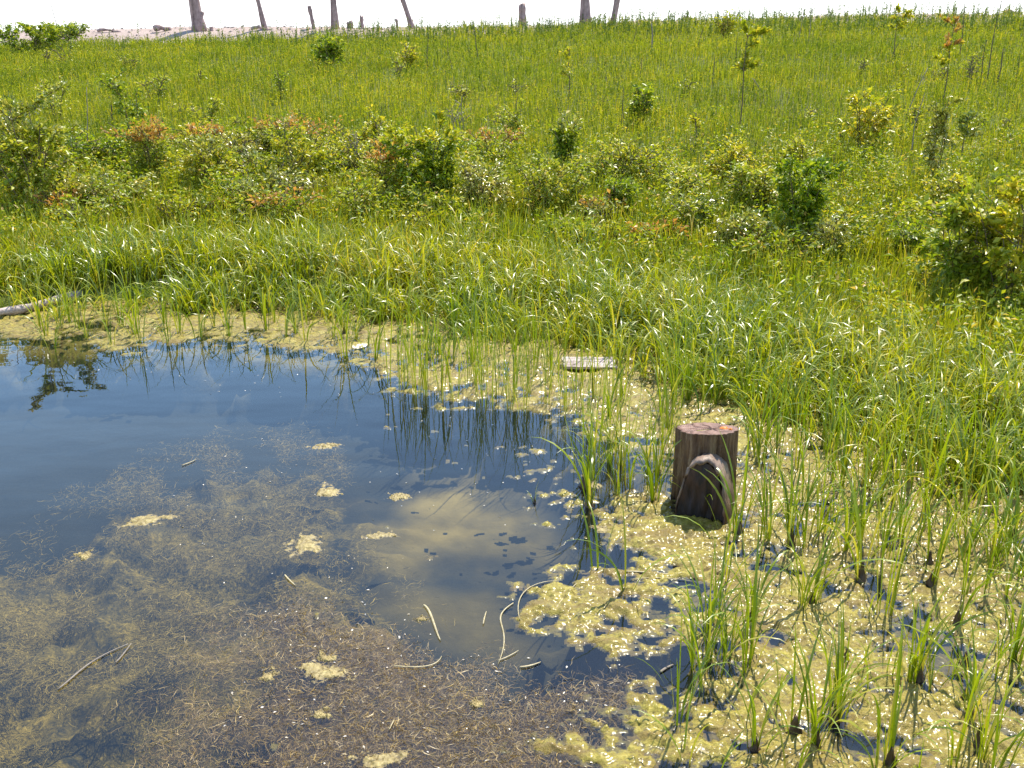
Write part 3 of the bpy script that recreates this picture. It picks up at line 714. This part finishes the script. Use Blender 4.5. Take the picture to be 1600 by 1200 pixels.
bare_trunk("wooden_post", 330, 330, 44, 38.5, 6, "very low dark snag right of the thickest trunk", "post")
def drift(u0, u1, v, r, label, y=40.6):
    x0, _ = crest_xy(u0, v, y); x1, _ = crest_xy(u1, v, y)
    t = np.linspace(0, 1, 12); X = x0+(x1-x0)*t; Y = y+0.3*t; Z = gz(X, Y).max()+0.04+0.05*np.sin(t*5)
    q = np.stack([X, Y, Z+0*t], 1); c = q[0].copy()
    V, Q, T, _ = tube(q-c, r*(1+0.3*np.sin(t*9)), 9); o = mesh_obj("driftwood", V, Q, T, M['trunk']); o.location = c
    tag(o, label, "driftwood", "driftwood on the sandy crest")
drift(240, 263, 43, 0.10, "dark driftwood log lying on the sand left of the thickest trunk")
drift(152, 185, 52, 0.05, "thin driftwood lying on the sand behind the left bushes")
drift(1068, 1090, 30, 0.10, "pale driftwood lump on the crest right of the leaning dark trunk", 43)
drift(1570, 1600, 19, 0.12, "driftwood ridge at the right end of the crest", 43)
drift(392, 420, 40, 0.05, "short driftwood branch at the foot of the slender leaning trunk")
# pebbles and shell litter on the sand
n = 1400; X = rng.uniform(-24, 26, n); Y = rng.uniform(38.6, 43.5, n); Zz = gz(X, Y)
D = rng.normal(0, 1, (n, 3)); D[:, 2] *= 0.3
V, T = leaves(np.c_[X, Y, Zz+0.02], D, rng.uniform(0.05, 0.22, n), rng.uniform(0.03, 0.09, n), 0.5)
pb = mesh_obj("sand_litter", V, None, T, M['rock'], smooth=False); tag(pb, "stones and wood chips scattered on the sandy crest", "litter", kind="stuff")

# ------------------------------------------------------------------ field herbs (stuff)
def field_pts(n, y0, y1, power=1.3):
    Y = y0*((y1/y0)**(2-power)*rng.random(n)+(1-rng.random(n))*0)**(1) if False else None
    a = 2-power; u_ = rng.random(n)
    Y = (y0**a+(y1**a-y0**a)*u_)**(1/a)
    X = (rng.random(n)*2-1)*(0.60*Y+1.5)
    return X, Y
X, Y = field_pts(205000, 6.0, 40.5, 1.15)
k = (polydist(X, Y, SHORE) < -0.5) & (rng.random(len(X)) < 0.35+1.3*sstep(fbm(X, Y, 0.9, 4, 57), -0.35, 0.2))
k &= rng.random(len(X)) > sstep(Y+fbm(X, Y, 1.2, 3, 4)*2.0, 38.0, 39.0)*np.interp(X, [-30, -9, -3, 3, 40], [1, 0.95, 0.5, 0.0, 0.0])
X, Y = X[k], Y[k]; n = len(X); Zz = gz(X, Y)
hmod = 0.85+0.5*fbm(X, Y, 2.2, 3, 13)
h = rng.uniform(0.20, 0.50, n)*hmod*(1-0.25*sstep(Y, 28, 38))
wdt = (0.0045+0.00042*Y)*rng.uniform(0.7, 1.3, n)
V1, Q1, s1 = blades(X, Y, Zz-0.02, h, rng.uniform(0, 6.28, n), rng.uniform(0, 0.25, n), rng.normal(0.2, 0.35, n), wdt, 3)
# leaflets on the upper half of the herbs
m_ = rng.integers(0, n, 210000)
base = np.c_[X[m_]+rng.normal(0, 0.03, len(m_)), Y[m_]+rng.normal(0, 0.03, len(m_)), Zz[m_]+h[m_]*rng.uniform(0.45, 1.02, len(m_))]
D = np.c_[rng.normal(0, 1, len(m_)), rng.normal(0, 1, len(m_)), rng.uniform(0.0, 1.6, len(m_))]
V2, T2 = leaves(base, D, rng.uniform(0.03, 0.07, len(m_))*(0.75+Y[m_]/45), (0.008+0.00030*Y[m_])*rng.uniform(0.8, 1.3, len(m_)))
V, Q, T, s = merge([(V1, Q1, None, s1), (V2, None, T2, None)])
fo = mesh_obj("meadow_grass", V, Q, T, M['field'], attrs={"s": s}); tag(fo, "fine yellow green herbs covering the slope up to the crest", "meadow", kind="stuff")

# spiky darker herbs along the crest
n = 2600; X = rng.uniform(-24, 27, n); Y = rng.uniform(34.5, 42.0, n)
dens = np.interp(X, [-24, -19, -17, -12, -8, -3, 3, 27], [0.05, 0.2, 0.1, 0.12, 0.55, 0.8, 1, 1]); k = (rng.random(n) < dens) & ((Y < 40) | (X > 3) | (rng.random(n) < 0.25))
X, Y = X[k], Y[k]; n = len(X); Zz = gz(X, Y); h = rng.uniform(0.3, 0.62, n)
V1, Q1, s1 = blades(X, Y, Zz, h, rng.uniform(0, 6.28, n), rng.uniform(0, 0.12, n), rng.normal(0, 0.15, n), np.full(n, 0.022), 3)
r_ = np.repeat(np.arange(n), 16); f = rng.uniform(0.25, 1.0, len(r_))
base = np.c_[X[r_], Y[r_], Zz[r_]+h[r_]*f]; D = np.c_[rng.normal(0, 1, len(r_)), rng.normal(0, 1, len(r_)), rng.uniform(0.3, 1.3, len(r_))]
V2, T2 = leaves(base, D, rng.uniform(0.06, 0.11, len(r_))*(1.25-f*0.6), rng.uniform(0.02, 0.035, len(r_)))
V, Q, T, s = merge([(V1, Q1, None, s1), (V2, None, T2, None)])
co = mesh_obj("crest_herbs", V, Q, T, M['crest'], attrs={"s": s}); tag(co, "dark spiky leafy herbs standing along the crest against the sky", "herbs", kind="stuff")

# ------------------------------------------------------------------ sedge belt (stuff)
def belt(n_cl, smin, smax, per, hr, name, label, wd=(0.006, 0.012), bend=(0.7, 0.5), power=1.0, xr=(-9, 9), yr=(5, 15.5)):
    X = rng.uniform(*xr, n_cl*6); Y = rng.uniform(*yr, n_cl*6); sdist = -polydist(X, Y, SHORE)
    edge = smax*(0.8+0.5*fbm(X, Y, 1.5, 2, 23))
    k = (sdist > smin*(0.6+1.4*np.clip(fbm(X, Y, 0.5, 2, 24)+0.3, 0, 1))) & (sdist < edge) & (np.abs(X) < 0.58*Y+1.0)
    k &= rng.random(len(X)) > np.maximum(sstep(sdist, smax*0.35, smax)*0.85, sstep(fbm(X, Y, 0.5, 3, 29), 0.05, 0.3)*0.8)
    k &= ~((X < -3.6) & (sdist < 0.45) & (rng.random(len(X)) < 0.75))
    X, Y = X[k][:n_cl], Y[k][:n_cl]; n = len(X)
    r_ = np.repeat(np.arange(n), per); N = len(r_)
    a = rng.uniform(0, 6.28, N); rad = np.abs(rng.normal(0, 0.035, N))
    bx = X[r_]+rad*np.cos(a); by = Y[r_]+rad*np.sin(a); bz = np.maximum(gz(bx, by), -0.25)
    ch = np.random.default_rng(3).uniform(0.6, 1.2, n)[r_]
    h = rng.uniform(*hr, N)*ch
    V, Q, s = blades(bx, by, bz-0.02, h, a+rng.normal(0, 0.5, N), np.abs(rng.normal(0.08, 0.12, N)), np.abs(rng.normal(bend[0], bend[1], N)), rng.uniform(*wd, N), 7, bexp=2.3)
    o = mesh_obj(name, V, Q, None, M['sedge'], attrs={"s": s}); tag(o, label, "sedges", kind="stuff"); return n
nb = belt(5600, -0.32, 2.1, 8, (0.30, 0.64), "sedge_belt", "dense arching green sedges along the bank behind the algae", bend=(1.7, 0.7), wd=(0.008, 0.017))
sedge_m = M['sedge']; M['sedge'] = M['bright']
belt(8200, 0.9, 6.5, 6, (0.26, 0.52), "bank_grass", "bright upright grass between the shrubs behind the sedges", wd=(0.007, 0.013), bend=(0.5, 0.4), xr=(-11, 12), yr=(6, 18))
M['sedge'] = sedge_m

# ------------------------------------------------------------------ scrubby undergrowth behind the sedges (stuff)
n = 4300; X, Y = field_pts(n*2, 6.5, 20.0, 1.0); sd_ = -polydist(X, Y, SHORE)
dd = sstep(sd_, 1.0, 1.9)*(1-sstep(Y, 14.5, 19.5))*(0.06+0.9*sstep(fbm(X, Y, 0.8, 3, 77), -0.02, 0.2)); k = rng.random(len(X)) < dd
X, Y = X[k][:n], Y[k][:n]; n = len(X); Zz = gz(X, Y); h = rng.uniform(0.25, 0.65, n)*(1+0.7*fbm(X, Y, 1.4, 3, 77))
r_ = np.repeat(np.arange(n), 34); N = len(r_); f = rng.random(N)**0.6
base = np.c_[X[r_]+rng.normal(0, 0.075, N), Y[r_]+rng.normal(0, 0.075, N), Zz[r_]+h[r_]*f]
D = np.c_[rng.normal(0, 1, N), rng.normal(0, 1, N), rng.uniform(-0.1, 1.3, N)]
V, T = leaves(base, D, rng.uniform(0.035, 0.085, N), rng.uniform(0.018, 0.04, N))
uo = mesh_obj("undergrowth", V, None, T, M['under']); tag(uo, "low leafy scrub filling the ground between the sedges and the meadow", "undergrowth", kind="stuff")

# ------------------------------------------------------------------ shrubs
def shrub(u, v, hpx, wpx, leaf, label, cat="shrub", n_leaf=900, tip=None, sparse=False, sapling=False, leaf_len=0.055, group=None, name="shrub", stemmat='twig', dz=None):
    x, y, z = gpix(u, v); dist = math.hypot(y, H-z); n_leaf = int(n_leaf*1.9) if n_leaf > 100 else n_leaf
    k = dist/FPX; hh = hpx*k*1.12; wr = wpx*k/2*(1.12 if sapling or sparse else 1.32)
    root = empty(name, (x, y, z), 0); tag(root, label, cat, group)
    stems = []; tips = []
    ns = 1 if sapling else (4 if sparse else 9)
    for i_ in range(ns):
        a = rng.uniform(0, 6.28); rr = wr*math.sqrt(rng.random())*0.75*(0.15 if sapling else 1)
        th = hh*(rng.uniform(0.7, 1.0) if not sapling else 1.0)*(1-0.30*(rr/wr)**2)
        t = np.linspace(0, 1, 7)
        P = np.stack([rr*math.cos(a)*t**0.8+0.02*np.sin(t*7+a), rr*math.sin(a)*t**0.8+0.02*np.cos(t*6+a), th*t-0.03], 1)
        r0 = 0.008 if not sapling else 0.011
        stems.append(tube(P, r0*(1.1-0.75*t)+0.001*dist/10, 5, False))
        for b_ in range(6 if not sapling else 9):
            f = rng.uniform(0.35 if not sapling else 0.45, 0.98); p0 = np.array([np.interp(f, t, P[:, c]) for c in range(3)])
            d = rng.normal(0, 1, 3); d[2] = abs(d[2])*0.6+0.25; d /= np.linalg.norm(d)
            ln = wr*rng.uniform(0.25, 0.6) if not sapling else wr*rng.uniform(0.4, 0.9)
            p1 = p0+d*ln; p1[2] = min(p1[2], hh*1.03)
            stems.append(tube([p0, (p0+p1)/2+[0, 0, 0.01], p1], [0.004+0.0003*dist/3]*3, 4, False)); tips.append((p0, p1))
    V, Q, T, s = merge(stems); mesh_obj("stems", V, Q, T, M[stemmat], root)
    if n_leaf:
        ti = rng.integers(0, len(tips), n_leaf); A = np.array([t[0] for t in tips]); B = np.array([t[1] for t in tips])
        f = rng.uniform(0.3, 1.1, n_leaf)[:, None]
        base = A[ti]*(1-f)+B[ti]*f+rng.normal(0, 0.028 if not sapling else 0.02, (n_leaf, 3))
        low = rng.random(n_leaf) < (0.0 if sapling else 0.10)
        base[low] = np.c_[rng.normal(0, wr*0.45, low.sum()), rng.normal(0, wr*0.45, low.sum()), rng.uniform(0.05, 0.5, low.sum())*hh]
        base[:, 2] = np.maximum(base[:, 2], 0.02)
        D = base-np.array([0, 0, hh*0.5]); D[:, 2] *= 0.4; D = D/(np.linalg.norm(D, axis=1, keepdims=True)+1e-6)+rng.normal(0, 0.6, (n_leaf, 3))
        L = rng.uniform(0.5, 1.5, n_leaf)*leaf_len; W = L*rng.uniform(0.42, 0.62, n_leaf)
        if tip is not None:
            mk = base[:, 2] > hh*0.70; mk &= rng.random(n_leaf) < 0.75
            V, T = leaves(base[mk], D[mk]+np.array([0, 0, 0.5]), L[mk], W[mk]); mesh_obj("young_leaves", V, None, T, M[tip], root)["label"] = "reddish or pale young leaves at the shoot tips"
            mk = ~mk
        else: mk = np.ones(n_leaf, bool)
        V, T = leaves(base[mk], D[mk], L[mk], W[mk]); mesh_obj("foliage", V, None, T, M[leaf], root)
    return root
S_ = shrub
S_(50, 84, 34, 118, 'lf_green', "dark green round bush at the left end of the crest", n_leaf=1500, leaf_len=0.10)
S_(112, 72, 26, 70, 'lf_green', "dark bush on the crest just right of the leftmost bush", n_leaf=900, leaf_len=0.10)
S_(512, 112, 46, 44, 'lf_green', "dark upright bush alone in the upper meadow below two posts", n_leaf=700, leaf_len=0.09)
S_(634, 112, 38, 34, 'lf_yellow', "small pale bush right of the dark upright one in the upper meadow", n_leaf=350, leaf_len=0.07)
S_(212, 205, 80, 74, 'lf_green', "shrub with a dark leaning stem behind the red tipped bushes at left", n_leaf=520, sparse=True, leaf_len=0.065)
S_(245, 170, 55, 50, 'lf_olive', "thin olive shrub high behind the dark stemmed one at left", n_leaf=260, sparse=True)
S_(440, 160, 45, 34, 'lf_green', "narrow little shrub in the meadow under the leaning thin trunk", n_leaf=220, sparse=True)
S_(322, 205, 50, 50, 'lf_olive', "sparse olive shrub above the red tipped pair", n_leaf=260, sparse=True)
S_(95, 200, 75, 60, 'lf_olive', "sparse olive shrub rising behind the big pale shrub at left", n_leaf=300, sparse=True)
S_(12, 250, 105, 50, 'lf_silver', "tall narrow silvery shrub at the left edge of the meadow", n_leaf=520, sparse=True)
S_(60, 345, 170, 165, 'lf_olive', "largest pale leaved shrub at the left edge of the bank", n_leaf=3300, leaf_len=0.065, tip='lf_silver')
S_(238, 292, 90, 90, 'lf_olive', "bushy shrub with an orange red crown of tips at left", n_leaf=1300, tip='lf_red')
S_(325, 262, 62, 60, 'lf_olive', "shrub with pinkish tips right of the orange crowned one", n_leaf=700, tip='lf_red')
S_(322, 312, 90, 96, 'lf_yellow', "rounded yellow green shrub with a dark hollow at left", n_leaf=1500, tip='lf_silver')
S_(428, 262, 70, 66, 'lf_olive', "shrub with faded brown tips left of the twiggy dead one", n_leaf=700, tip='lf_red')
S_(465, 305, 95, 96, 'lf_yellow', "bright yellow green shrub with a dark foot left of the big central one", n_leaf=1500)
S_(395, 300, 60, 50, 'lf_silver', "pale shrub between the two yellow green ones at left", n_leaf=420)
S_(560, 285, 80, 50, 'lf_olive', "bare grey twiggy shrub left of the big central one", n_leaf=70, sparse=True, stemmat='deadstalk')
S_(600, 262, 75, 70, 'lf_yellow', "light green shrub behind the left shoulder of the big central one", n_leaf=800)
S_(668, 335, 138, 100, 'lf_green', "big central shrub with cream tips and a dark trunk", n_leaf=2300, tip='lf_yellow', leaf_len=0.065)
S_(620, 325, 95, 80, 'lf_olive', "shrub with orange tips against the left side of the big central one", n_leaf=1100, tip='lf_red')
S_(770, 262, 48, 66, 'lf_olive', "low orange topped shrub right of the big central one", n_leaf=520, tip='lf_red')
S_(722, 235, 75, 48, 'lf_olive', "bare forked dead shrub behind the big central one", n_leaf=60, sparse=True, stemmat='deadstalk')
S_(755, 350, 88, 86, 'lf_silver', "pale leaved shrub at the right foot of the big central one", n_leaf=1000)
S_(884, 265, 72, 48, 'lf_green', "two tiered shrub with pinkish white top in the middle of the meadow", n_leaf=620, tip='lf_silver', leaf_len=0.07)
S_(1003, 196, 54, 50, 'lf_green', "single bright leaved dark bush high right of the pinkish topped one", n_leaf=420, leaf_len=0.08)
S_(808, 230, 60, 80, 'lf_olive', "loose olive shrub left of the pinkish topped one", n_leaf=420, sparse=True)
S_(888, 165, 75, 36, 'lf_yellow', "thin pale sapling above the pinkish topped shrub", n_leaf=150, sapling=True, name="sapling", cat="sapling")
S_(1153, 215, 140, 66, 'lf_yellow', "tall sapling with yellow green crown on a thin dark stem", n_leaf=420, sapling=True, leaf_len=0.08, name="sapling", cat="sapling")
S_(1085, 235, 52, 22, 'lf_yellow', "little yellow sapling left of the tall crowned one", n_leaf=90, sapling=True, name="sapling", cat="sapling")
S_(970, 300, 72, 80, 'lf_olive', "brownish olive shrub left of the low scrub in the middle", n_leaf=760, tip='lf_yellow')
S_(960, 352, 75, 70, 'lf_green', "green shrub with dark gaps in the middle of the bank", n_leaf=900)
S_(862, 345, 95, 110, 'lf_olive', "wide olive shrub right of centre just above the sedges", n_leaf=1500)
S_(1148, 300, 72, 80, 'lf_yellow', "yellow green shrub below the tall crowned sapling", n_leaf=900)
S_(1180, 345, 90, 90, 'lf_olive', "pale flecked shrub left of the dark tall stemmed one", n_leaf=1300)
S_(1072, 378, 72, 78, 'lf_olive', "shrub with a brown dead heart above the sedges", n_leaf=760, tip='lf_silver', stemmat='deadstalk')
S_(1245, 392, 140, 110, 'lf_green', "dark tall stemmed shrub with a deep hollow at right", n_leaf=2600, leaf_len=0.06)
S_(1150, 412, 70, 80, 'lf_silver', "pale leaved low shrub at the left foot of the dark hollow one", n_leaf=800)
S_(1290, 425, 80, 60, 'lf_silver', "shrub with cream oval leaves at the right foot of the dark hollow one", n_leaf=620)
S_(1345, 245, 95, 88, 'lf_yellow', "loose bright yellow green shrub in the right meadow", n_leaf=620, leaf_len=0.085)
S_(1395, 100, 70, 44, 'lf_yellow', "twin stemmed sapling with yellow top near the right crest", n_leaf=240, sapling=True, leaf_len=0.09, name="sapling", cat="sapling")
S_(1471, 168, 108, 46, 'lf_yellow', "slim sapling with pinkish yellow tuft in the upper right meadow", n_leaf=190, sapling=True, leaf_len=0.09, tip='lf_red', name="sapling", cat="sapling")
S_(1462, 300, 142, 46, 'lf_silver', "tall shrub with shiny silver leaves below the slim tufted sapling", n_leaf=420, sparse=True, leaf_len=0.075)
S_(1502, 262, 70, 36, 'lf_silver', "short silver leaved shoot leaning right of the tall silver one", n_leaf=150, sapling=True, leaf_len=0.075)
S_(1478, 350, 80, 80, 'lf_yellow', "yellowish shrub under the tall silver leaved one", n_leaf=800)
S_(1500, 492, 190, 120, 'lf_olive', "tall shrub with a dark hollow base at the right bank", n_leaf=1300, leaf_len=0.075)
S_(1580, 510, 205, 150, 'lf_yellow', "largest leafy shrub filling the right edge of the bank", n_leaf=1500, leaf_len=0.08)
S_(1420, 420, 70, 80, 'lf_green', "low green shrub left of the hollow based one", n_leaf=700)
S_(1135, 62, 36, 34, 'lf_yellow', "small golden bush standing in the herbs of the right crest", n_leaf=260, leaf_len=0.09)
S_(1250, 290, 70, 90, 'lf_olive', "loose olive shrub behind the dark tall stemmed one", n_leaf=620, sparse=True)
S_(180, 345, 60, 110, 'lf_silver', "low spreading pale shrub right of the largest left one", n_leaf=1000)
S_(560, 365, 66, 90, 'lf_olive', "low olive shrub above the bright grass at centre left", n_leaf=700)
S_(400, 352, 60, 80, 'lf_olive', "low tan flecked shrub below the yellow green pair", n_leaf=640, tip='lf_silver')
S_(1530, 135, 60, 20, 'lf_green', "dark bare stemmed sapling in the upper right meadow", n_leaf=40, sapling=True, name="sapling", cat="sapling")
S_(1513, 138, 46, 34, 'lf_green', "small forked leafless sapling in the upper right meadow", n_leaf=8, sparse=True, name="sapling", cat="sapling", stemmat='twig')

placed = []
mats_ = ['lf_olive', 'lf_yellow', 'lf_olive', 'lf_green', 'lf_silver']
for k in range(72):
    u = rng.uniform(-30, 1630); lim = 345 + 0.10*max(u-600, 0); v = rng.uniform(lim-95, lim+30)
    S_(u, v, rng.uniform(28, 62), rng.uniform(60, 120), mats_[k % 5], "low rounded leafy shrub merging into the scrub band behind the sedges", n_leaf=int(rng.uniform(330, 520)),
       tip=('lf_red' if k % 9 == 0 else 'lf_yellow' if k % 3 == 0 else None), leaf_len=0.06, group="low shrubs of the scrub band", name="low_shrub")
for k in range(38):
    u = rng.uniform(20, 1590); v = rng.uniform(85, 250)
    S_(u, v, rng.uniform(16, 34), rng.uniform(20, 44), mats_[k % 3], "small loose leafy plant scattered in the open meadow", n_leaf=90,
       leaf_len=0.06, sparse=True, group="small leafy plants in the open meadow", name="meadow_plant")
# dead stalks across the meadow
def stalk(u, v, hpx, lean, label, wpx=2.0, mat='deadstalk', group="dead stalks standing in the meadow", name="dead_stalk"):
    x, y, z = gpix(u, v); k = math.hypot(y, H-z)/FPX; h = hpx*k; t = np.linspace(0, 1, 9)
    P = np.stack([lean*k*t**1.3+0.01*np.sin(t*8+u), 0.03*np.sin(t*5+v), h*t-0.03], 1)
    V, Q, T, _ = tube(P, wpx*k/2*(1.0-0.55*t), 5); o = mesh_obj(name, V, Q, T, M[mat]); o.location = (x, y, z); tag(o, label, "stalk", group); return o
stalk(96, 70, 85, -12, "very tall thin stalk leaning left above the sand at far left", 1.6)
stalk(141, 260, 118, 10, "long thin curved stalk beside the largest left shrub")
stalk(176, 200, 35, 2, "short dark stalk left of the dark stemmed shrub", 3, 'twig')
stalk(18, 260, 110, -8, "dark straight stalk at the left edge of the meadow", 3, 'twig')
stalk(1020, 88, 48, -4, "thick grey dead stalk near the crest at centre right", 3.5)
stalk(1420, 250, 100, 10, "pale topped crooked stalk in the right meadow")
stalk(1413, 190, 80, 25, "long slanting stalk above the loose yellow shrub")
stalk(1540, 130, 125, 6, "tallest straight stalk breaking the skyline at right", 2.0, 'twig')
stalk(1556, 140, 60, 3, "dark leafy looking stalk right of the tallest straight one", 3, 'twig')
stalk(1500, 95, 95, -6, "thin stalk breaking the skyline left of the tallest straight one", 1.6, 'twig')
stalk(1248, 70, 70, 4, "left one of two hair thin stalks breaking the skyline at right", 1.2)
stalk(1262, 72, 75, 2, "right one of two hair thin stalks breaking the skyline at right", 1.2)
stalk(974, 205, 65, -3, "thin green stalk left of the single bright leaved bush", 2, 'twig')
stalk(1195, 152, 30, -22, "pale forked dead branch behind the tall crowned sapling", 2.2)
stalk(1198, 152, 12, 14, "short pale prong of dead branch beside the forked one", 2.2)
stalk(410, 380, 55, -34, "pale bare branch leaning left above the sedges at left", 4)
stalk(900, 235, 60, -20, "thin arching stem behind the pinkish topped shrub", 1.8, 'twig')
stalk(545, 78, 78, -2, "hair thin stalk beside the low dark stump on the crest", 1.0)
stalk(1064, 52, 48, 3, "hair thin stalk over the pale driftwood lump", 1.2)
for k in range(46):
    u = rng.uniform(520, 1590); v = rng.uniform(70, 290)
    stalk(u, v, rng.uniform(22, 60), rng.normal(0, 5), "thin upright dark stem scattered in the meadow grass", rng.uniform(1.2, 2.0), 'twig', "thin dark stems scattered in the meadow", "dead_stalk")

# ------------------------------------------------------------------ sedge tufts standing in the water
def tuft_mesh(nb_, hr, spread, bend, wd):
    a = rng.uniform(0, 6.28, nb_); rad = np.abs(rng.normal(0, spread, nb_)); h = rng.uniform(*hr, nb_)
    V, Q, s = blades(rad*np.cos(a), rad*np.sin(a), np.full(nb_, -0.12), h+0.12, a+rng.normal(0, 0.7, nb_), np.abs(rng.normal(0.06, 0.08, nb_)),
                     np.abs(rng.normal(*bend, nb_)), rng.uniform(*wd, nb_), 9, bexp=2.2)
    me_o = mesh_obj("leaves", V, Q, None, M['sedge_water'], attrs={"s": s}); me = me_o.data
    bpy.data.objects.remove(me_o); return me
TM = [tuft_mesh(int(rng.integers(5, 13)), (0.38, 0.72), 0.022, (1.2, 0.7), (0.009, 0.016)) for _ in range(14)]
TL = [tuft_mesh(int(rng.integers(4, 10)), (0.5, 0.85), 0.03, (0.5, 0.4), (0.006, 0.010)) for _ in range(8)]
TS = [tuft_mesh(int(rng.integers(3, 7)), (0.25, 0.5), 0.018, (1.0, 0.5), (0.007, 0.012)) for _ in range(8)]
TU = [tuft_mesh(int(rng.integers(2, 6)), (0.55, 0.85), 0.03, (0.14, 0.12), (0.006, 0.010)) for _ in range(8)]
def mound_mesh():
    n, K = 14, 7; V = []
    for k in range(K):
        t = k/(K-1); r = (0.040*(1-t)**1.3+0.006)*(1+0.3*rng.normal(0, 0.7, n)); a = np.arange(n)*2*math.pi/n
        V.append(np.stack([r*np.cos(a), r*np.sin(a), np.full(n, -0.04+0.12*t)+rng.normal(0, 0.007, n)], 1))
    V = np.concatenate(V); i = np.arange(K-1)[:, None]*n; j = np.arange(n)[None, :]; j2 = (j+1) % n
    Q = np.stack([i+j, i+j2, i+n+j2, i+n+j], -1).reshape(-1, 4)
    T = np.array([[(K-1)*n, (K-1)*n+k, (K-1)*n+k+1] for k in range(1, n-1)])
    o = mesh_obj("root_mound", V, Q, T, M['mud']); me = o.data; bpy.data.objects.remove(o); return me
MM = [mound_mesh() for _ in range(4)]
def tuft(u, v, label, group=None, kind='m', sc_=1.0, mound=False):
    x, y = (float(c) for c in PZ(u, v))
    r = empty("sedge_tuft", (x, y, 0), rng.uniform(0, 6.28)); r.scale = (sc_, sc_, sc_*rng.uniform(0.85, 1.15)); tag(r, label, "sedge tuft", group)
    lst = {'m': TM, 'l': TL, 's': TS, 'u': TU}[kind]
    link(bpy.data.objects.new("leaves", lst[int(rng.integers(len(lst)))]), r)
    if mound: link(bpy.data.objects.new("root_mound", MM[int(rng.integers(4))]), r)
for a in [
    (920, 790, "sedge tuft with a mossy foot at the open water left of the stump", 'm', 1.0, True),
    (935, 890, "slim upright sedges standing in open water left of the looped reed", 's', 1.2, False),
    (978, 925, "tall narrow sedge rising at the long straight floating reed", 'm', 0.9, False),
    (1097, 800, "single arching sedge right in front of the stump", 's', 1.1, False),
    (1130, 905, "slender sedge on the mat below the stump", 'm', 0.9, False),
    (1155, 835, "leaning sedge tuft at the right foot of the stump", 'm', 1.0, True),
    (1268, 945, "sedge tuft on a small dark cone of roots in the middle of the mat", 'm', 1.0, True),
    (1235, 850, "sedge tuft on a dark mound right of the stump", 'm', 1.0, True),
    (1345, 905, "brown footed sedge tuft right of the middle of the mat", 'm', 1.0, True),
    (1380, 960, "tallest straight single sedge in the right mat", 'l', 1.0, False),
    (1165, 1050, "yellowish sedge tuft alone left of the dark mounds", 'm', 0.9, False),
    (1090, 1090, "forked sedge at the left rim of the near mat", 's', 1.1, False),
    (1075, 1190, "low sedge at the bottom edge left of the near tufts", 's', 1.0, False),
    (1240, 1150, "sedge on the leftmost dark cone near the bottom", 's', 1.1, True),
    (1275, 1165, "sedge tuft between two dark mounds near the bottom", 'm', 0.8, True),
    (1305, 1125, "sedge tuft on the largest dark mound near the bottom", 'm', 0.8, True),
    (1390, 1195, "sedge tuft on a dark cone cut by the bottom edge", 'm', 0.85, True),
    (1435, 1060, "sedge tuft with a dark foot near the lower right", 'm', 0.9, True),
    (1515, 1120, "sedge on a fat brown mound near the lower right corner", 'm', 0.85, True),
    (1528, 1165, "sedge on the small cone below the fat brown mound", 's', 0.9, True),
    (1495, 975, "sedge bent over a mossy dark clod at right", 'm', 0.9, True),
    (1582, 1035, "sedge on a pointed dark cone at the right edge", 'm', 0.9, True),
    (835, 785, "small withered knob of sedge by the isolated algae patch", 's', 0.35, True)]:
    tuft(a[0], a[1], a[2], None, a[3], a[4], a[5])
def scatter(poly, n, label, group, kinds, sc_, mp=0.0, mind=10):
    pts = []; P = np.array(poly, float); lo = P.min(0); hi = P.max(0); tries = 0
    while len(pts) < n and tries < 20000:
        tries += 1; c = rng.uniform(lo, hi)
        if polydist(np.array([c[0]]), np.array([c[1]]), poly)[0] < 0: continue
        if any((c[0]-q[0])**2+((c[1]-q[1])*1.6)**2 < mind**2 for q in pts): continue
        pts.append(c); tuft(c[0], c[1], label, group, kinds[int(rng.integers(len(kinds)))], sc_*rng.uniform(0.85, 1.15), rng.random() < mp)
scatter([(0, 505), (200, 498), (500, 500), (700, 515), (900, 545), (900, 575), (700, 575), (560, 570), (400, 525), (200, 540), (60, 560)], 58,
        "dark footed sedge tuft standing in the far algae strip", "sedge tufts in the far algae strip", "mm", 0.85, 0.06, 17)
scatter([(600, 585), (780, 570), (960, 590), (960, 650), (830, 650), (720, 630), (640, 620)], 34,
        "slender upright sedge reflected in the water near the far algae", "slender sedges mirrored in the water", "l", 0.8, 0.0, 13)
scatter([(940, 620), (1060, 600), (1060, 690), (1050, 790), (930, 790), (900, 760)], 24,
        "slender sedge tuft crowding the water left of the stump", "sedge tufts left of the stump", "lm", 0.8, 0.04, 12)
scatter([(1000, 570), (1200, 620), (1450, 700), (1620, 760), (1620, 830), (1400, 800), (1180, 740), (1160, 660), (1040, 650)], 84,
        "sedge tuft in the crowded water behind and right of the stump", "sedge tufts behind the stump", "mml", 0.9, 0.04, 13)
scatter([(1170, 770), (1400, 800), (1640, 840), (1660, 960), (1480, 940), (1300, 880), (1180, 840)], 34,
        "sedge tuft on the sunlit mat beyond the dark mounds", "sedge tufts on the middle of the mat", "mm", 0.8, 0.1, 22)
scatter([(1050, 930), (1300, 930), (1650, 960), (1680, 1230), (1060, 1250)], 52,
        "thin sedge tuft scattered over the near mat", "sedge tufts on the near mat", "mmss", 0.72, 0.12, 27)
scatter([(600, 595), (700, 598), (790, 600), (770, 645), (720, 628), (620, 618)], 16,
        "tall upright reed stems standing in open water with clear reflections", "upright reeds in open water", "u", 0.85, 0, 9)
scatter([(890, 650), (1000, 660), (1050, 700), (1040, 760), (950, 770), (900, 740)], 12,
        "straight dark reed stems in the water channel left of the stump", "straight reeds left of the stump", "u", 0.8, 0, 9)
print("objects", len(bpy.data.objects))
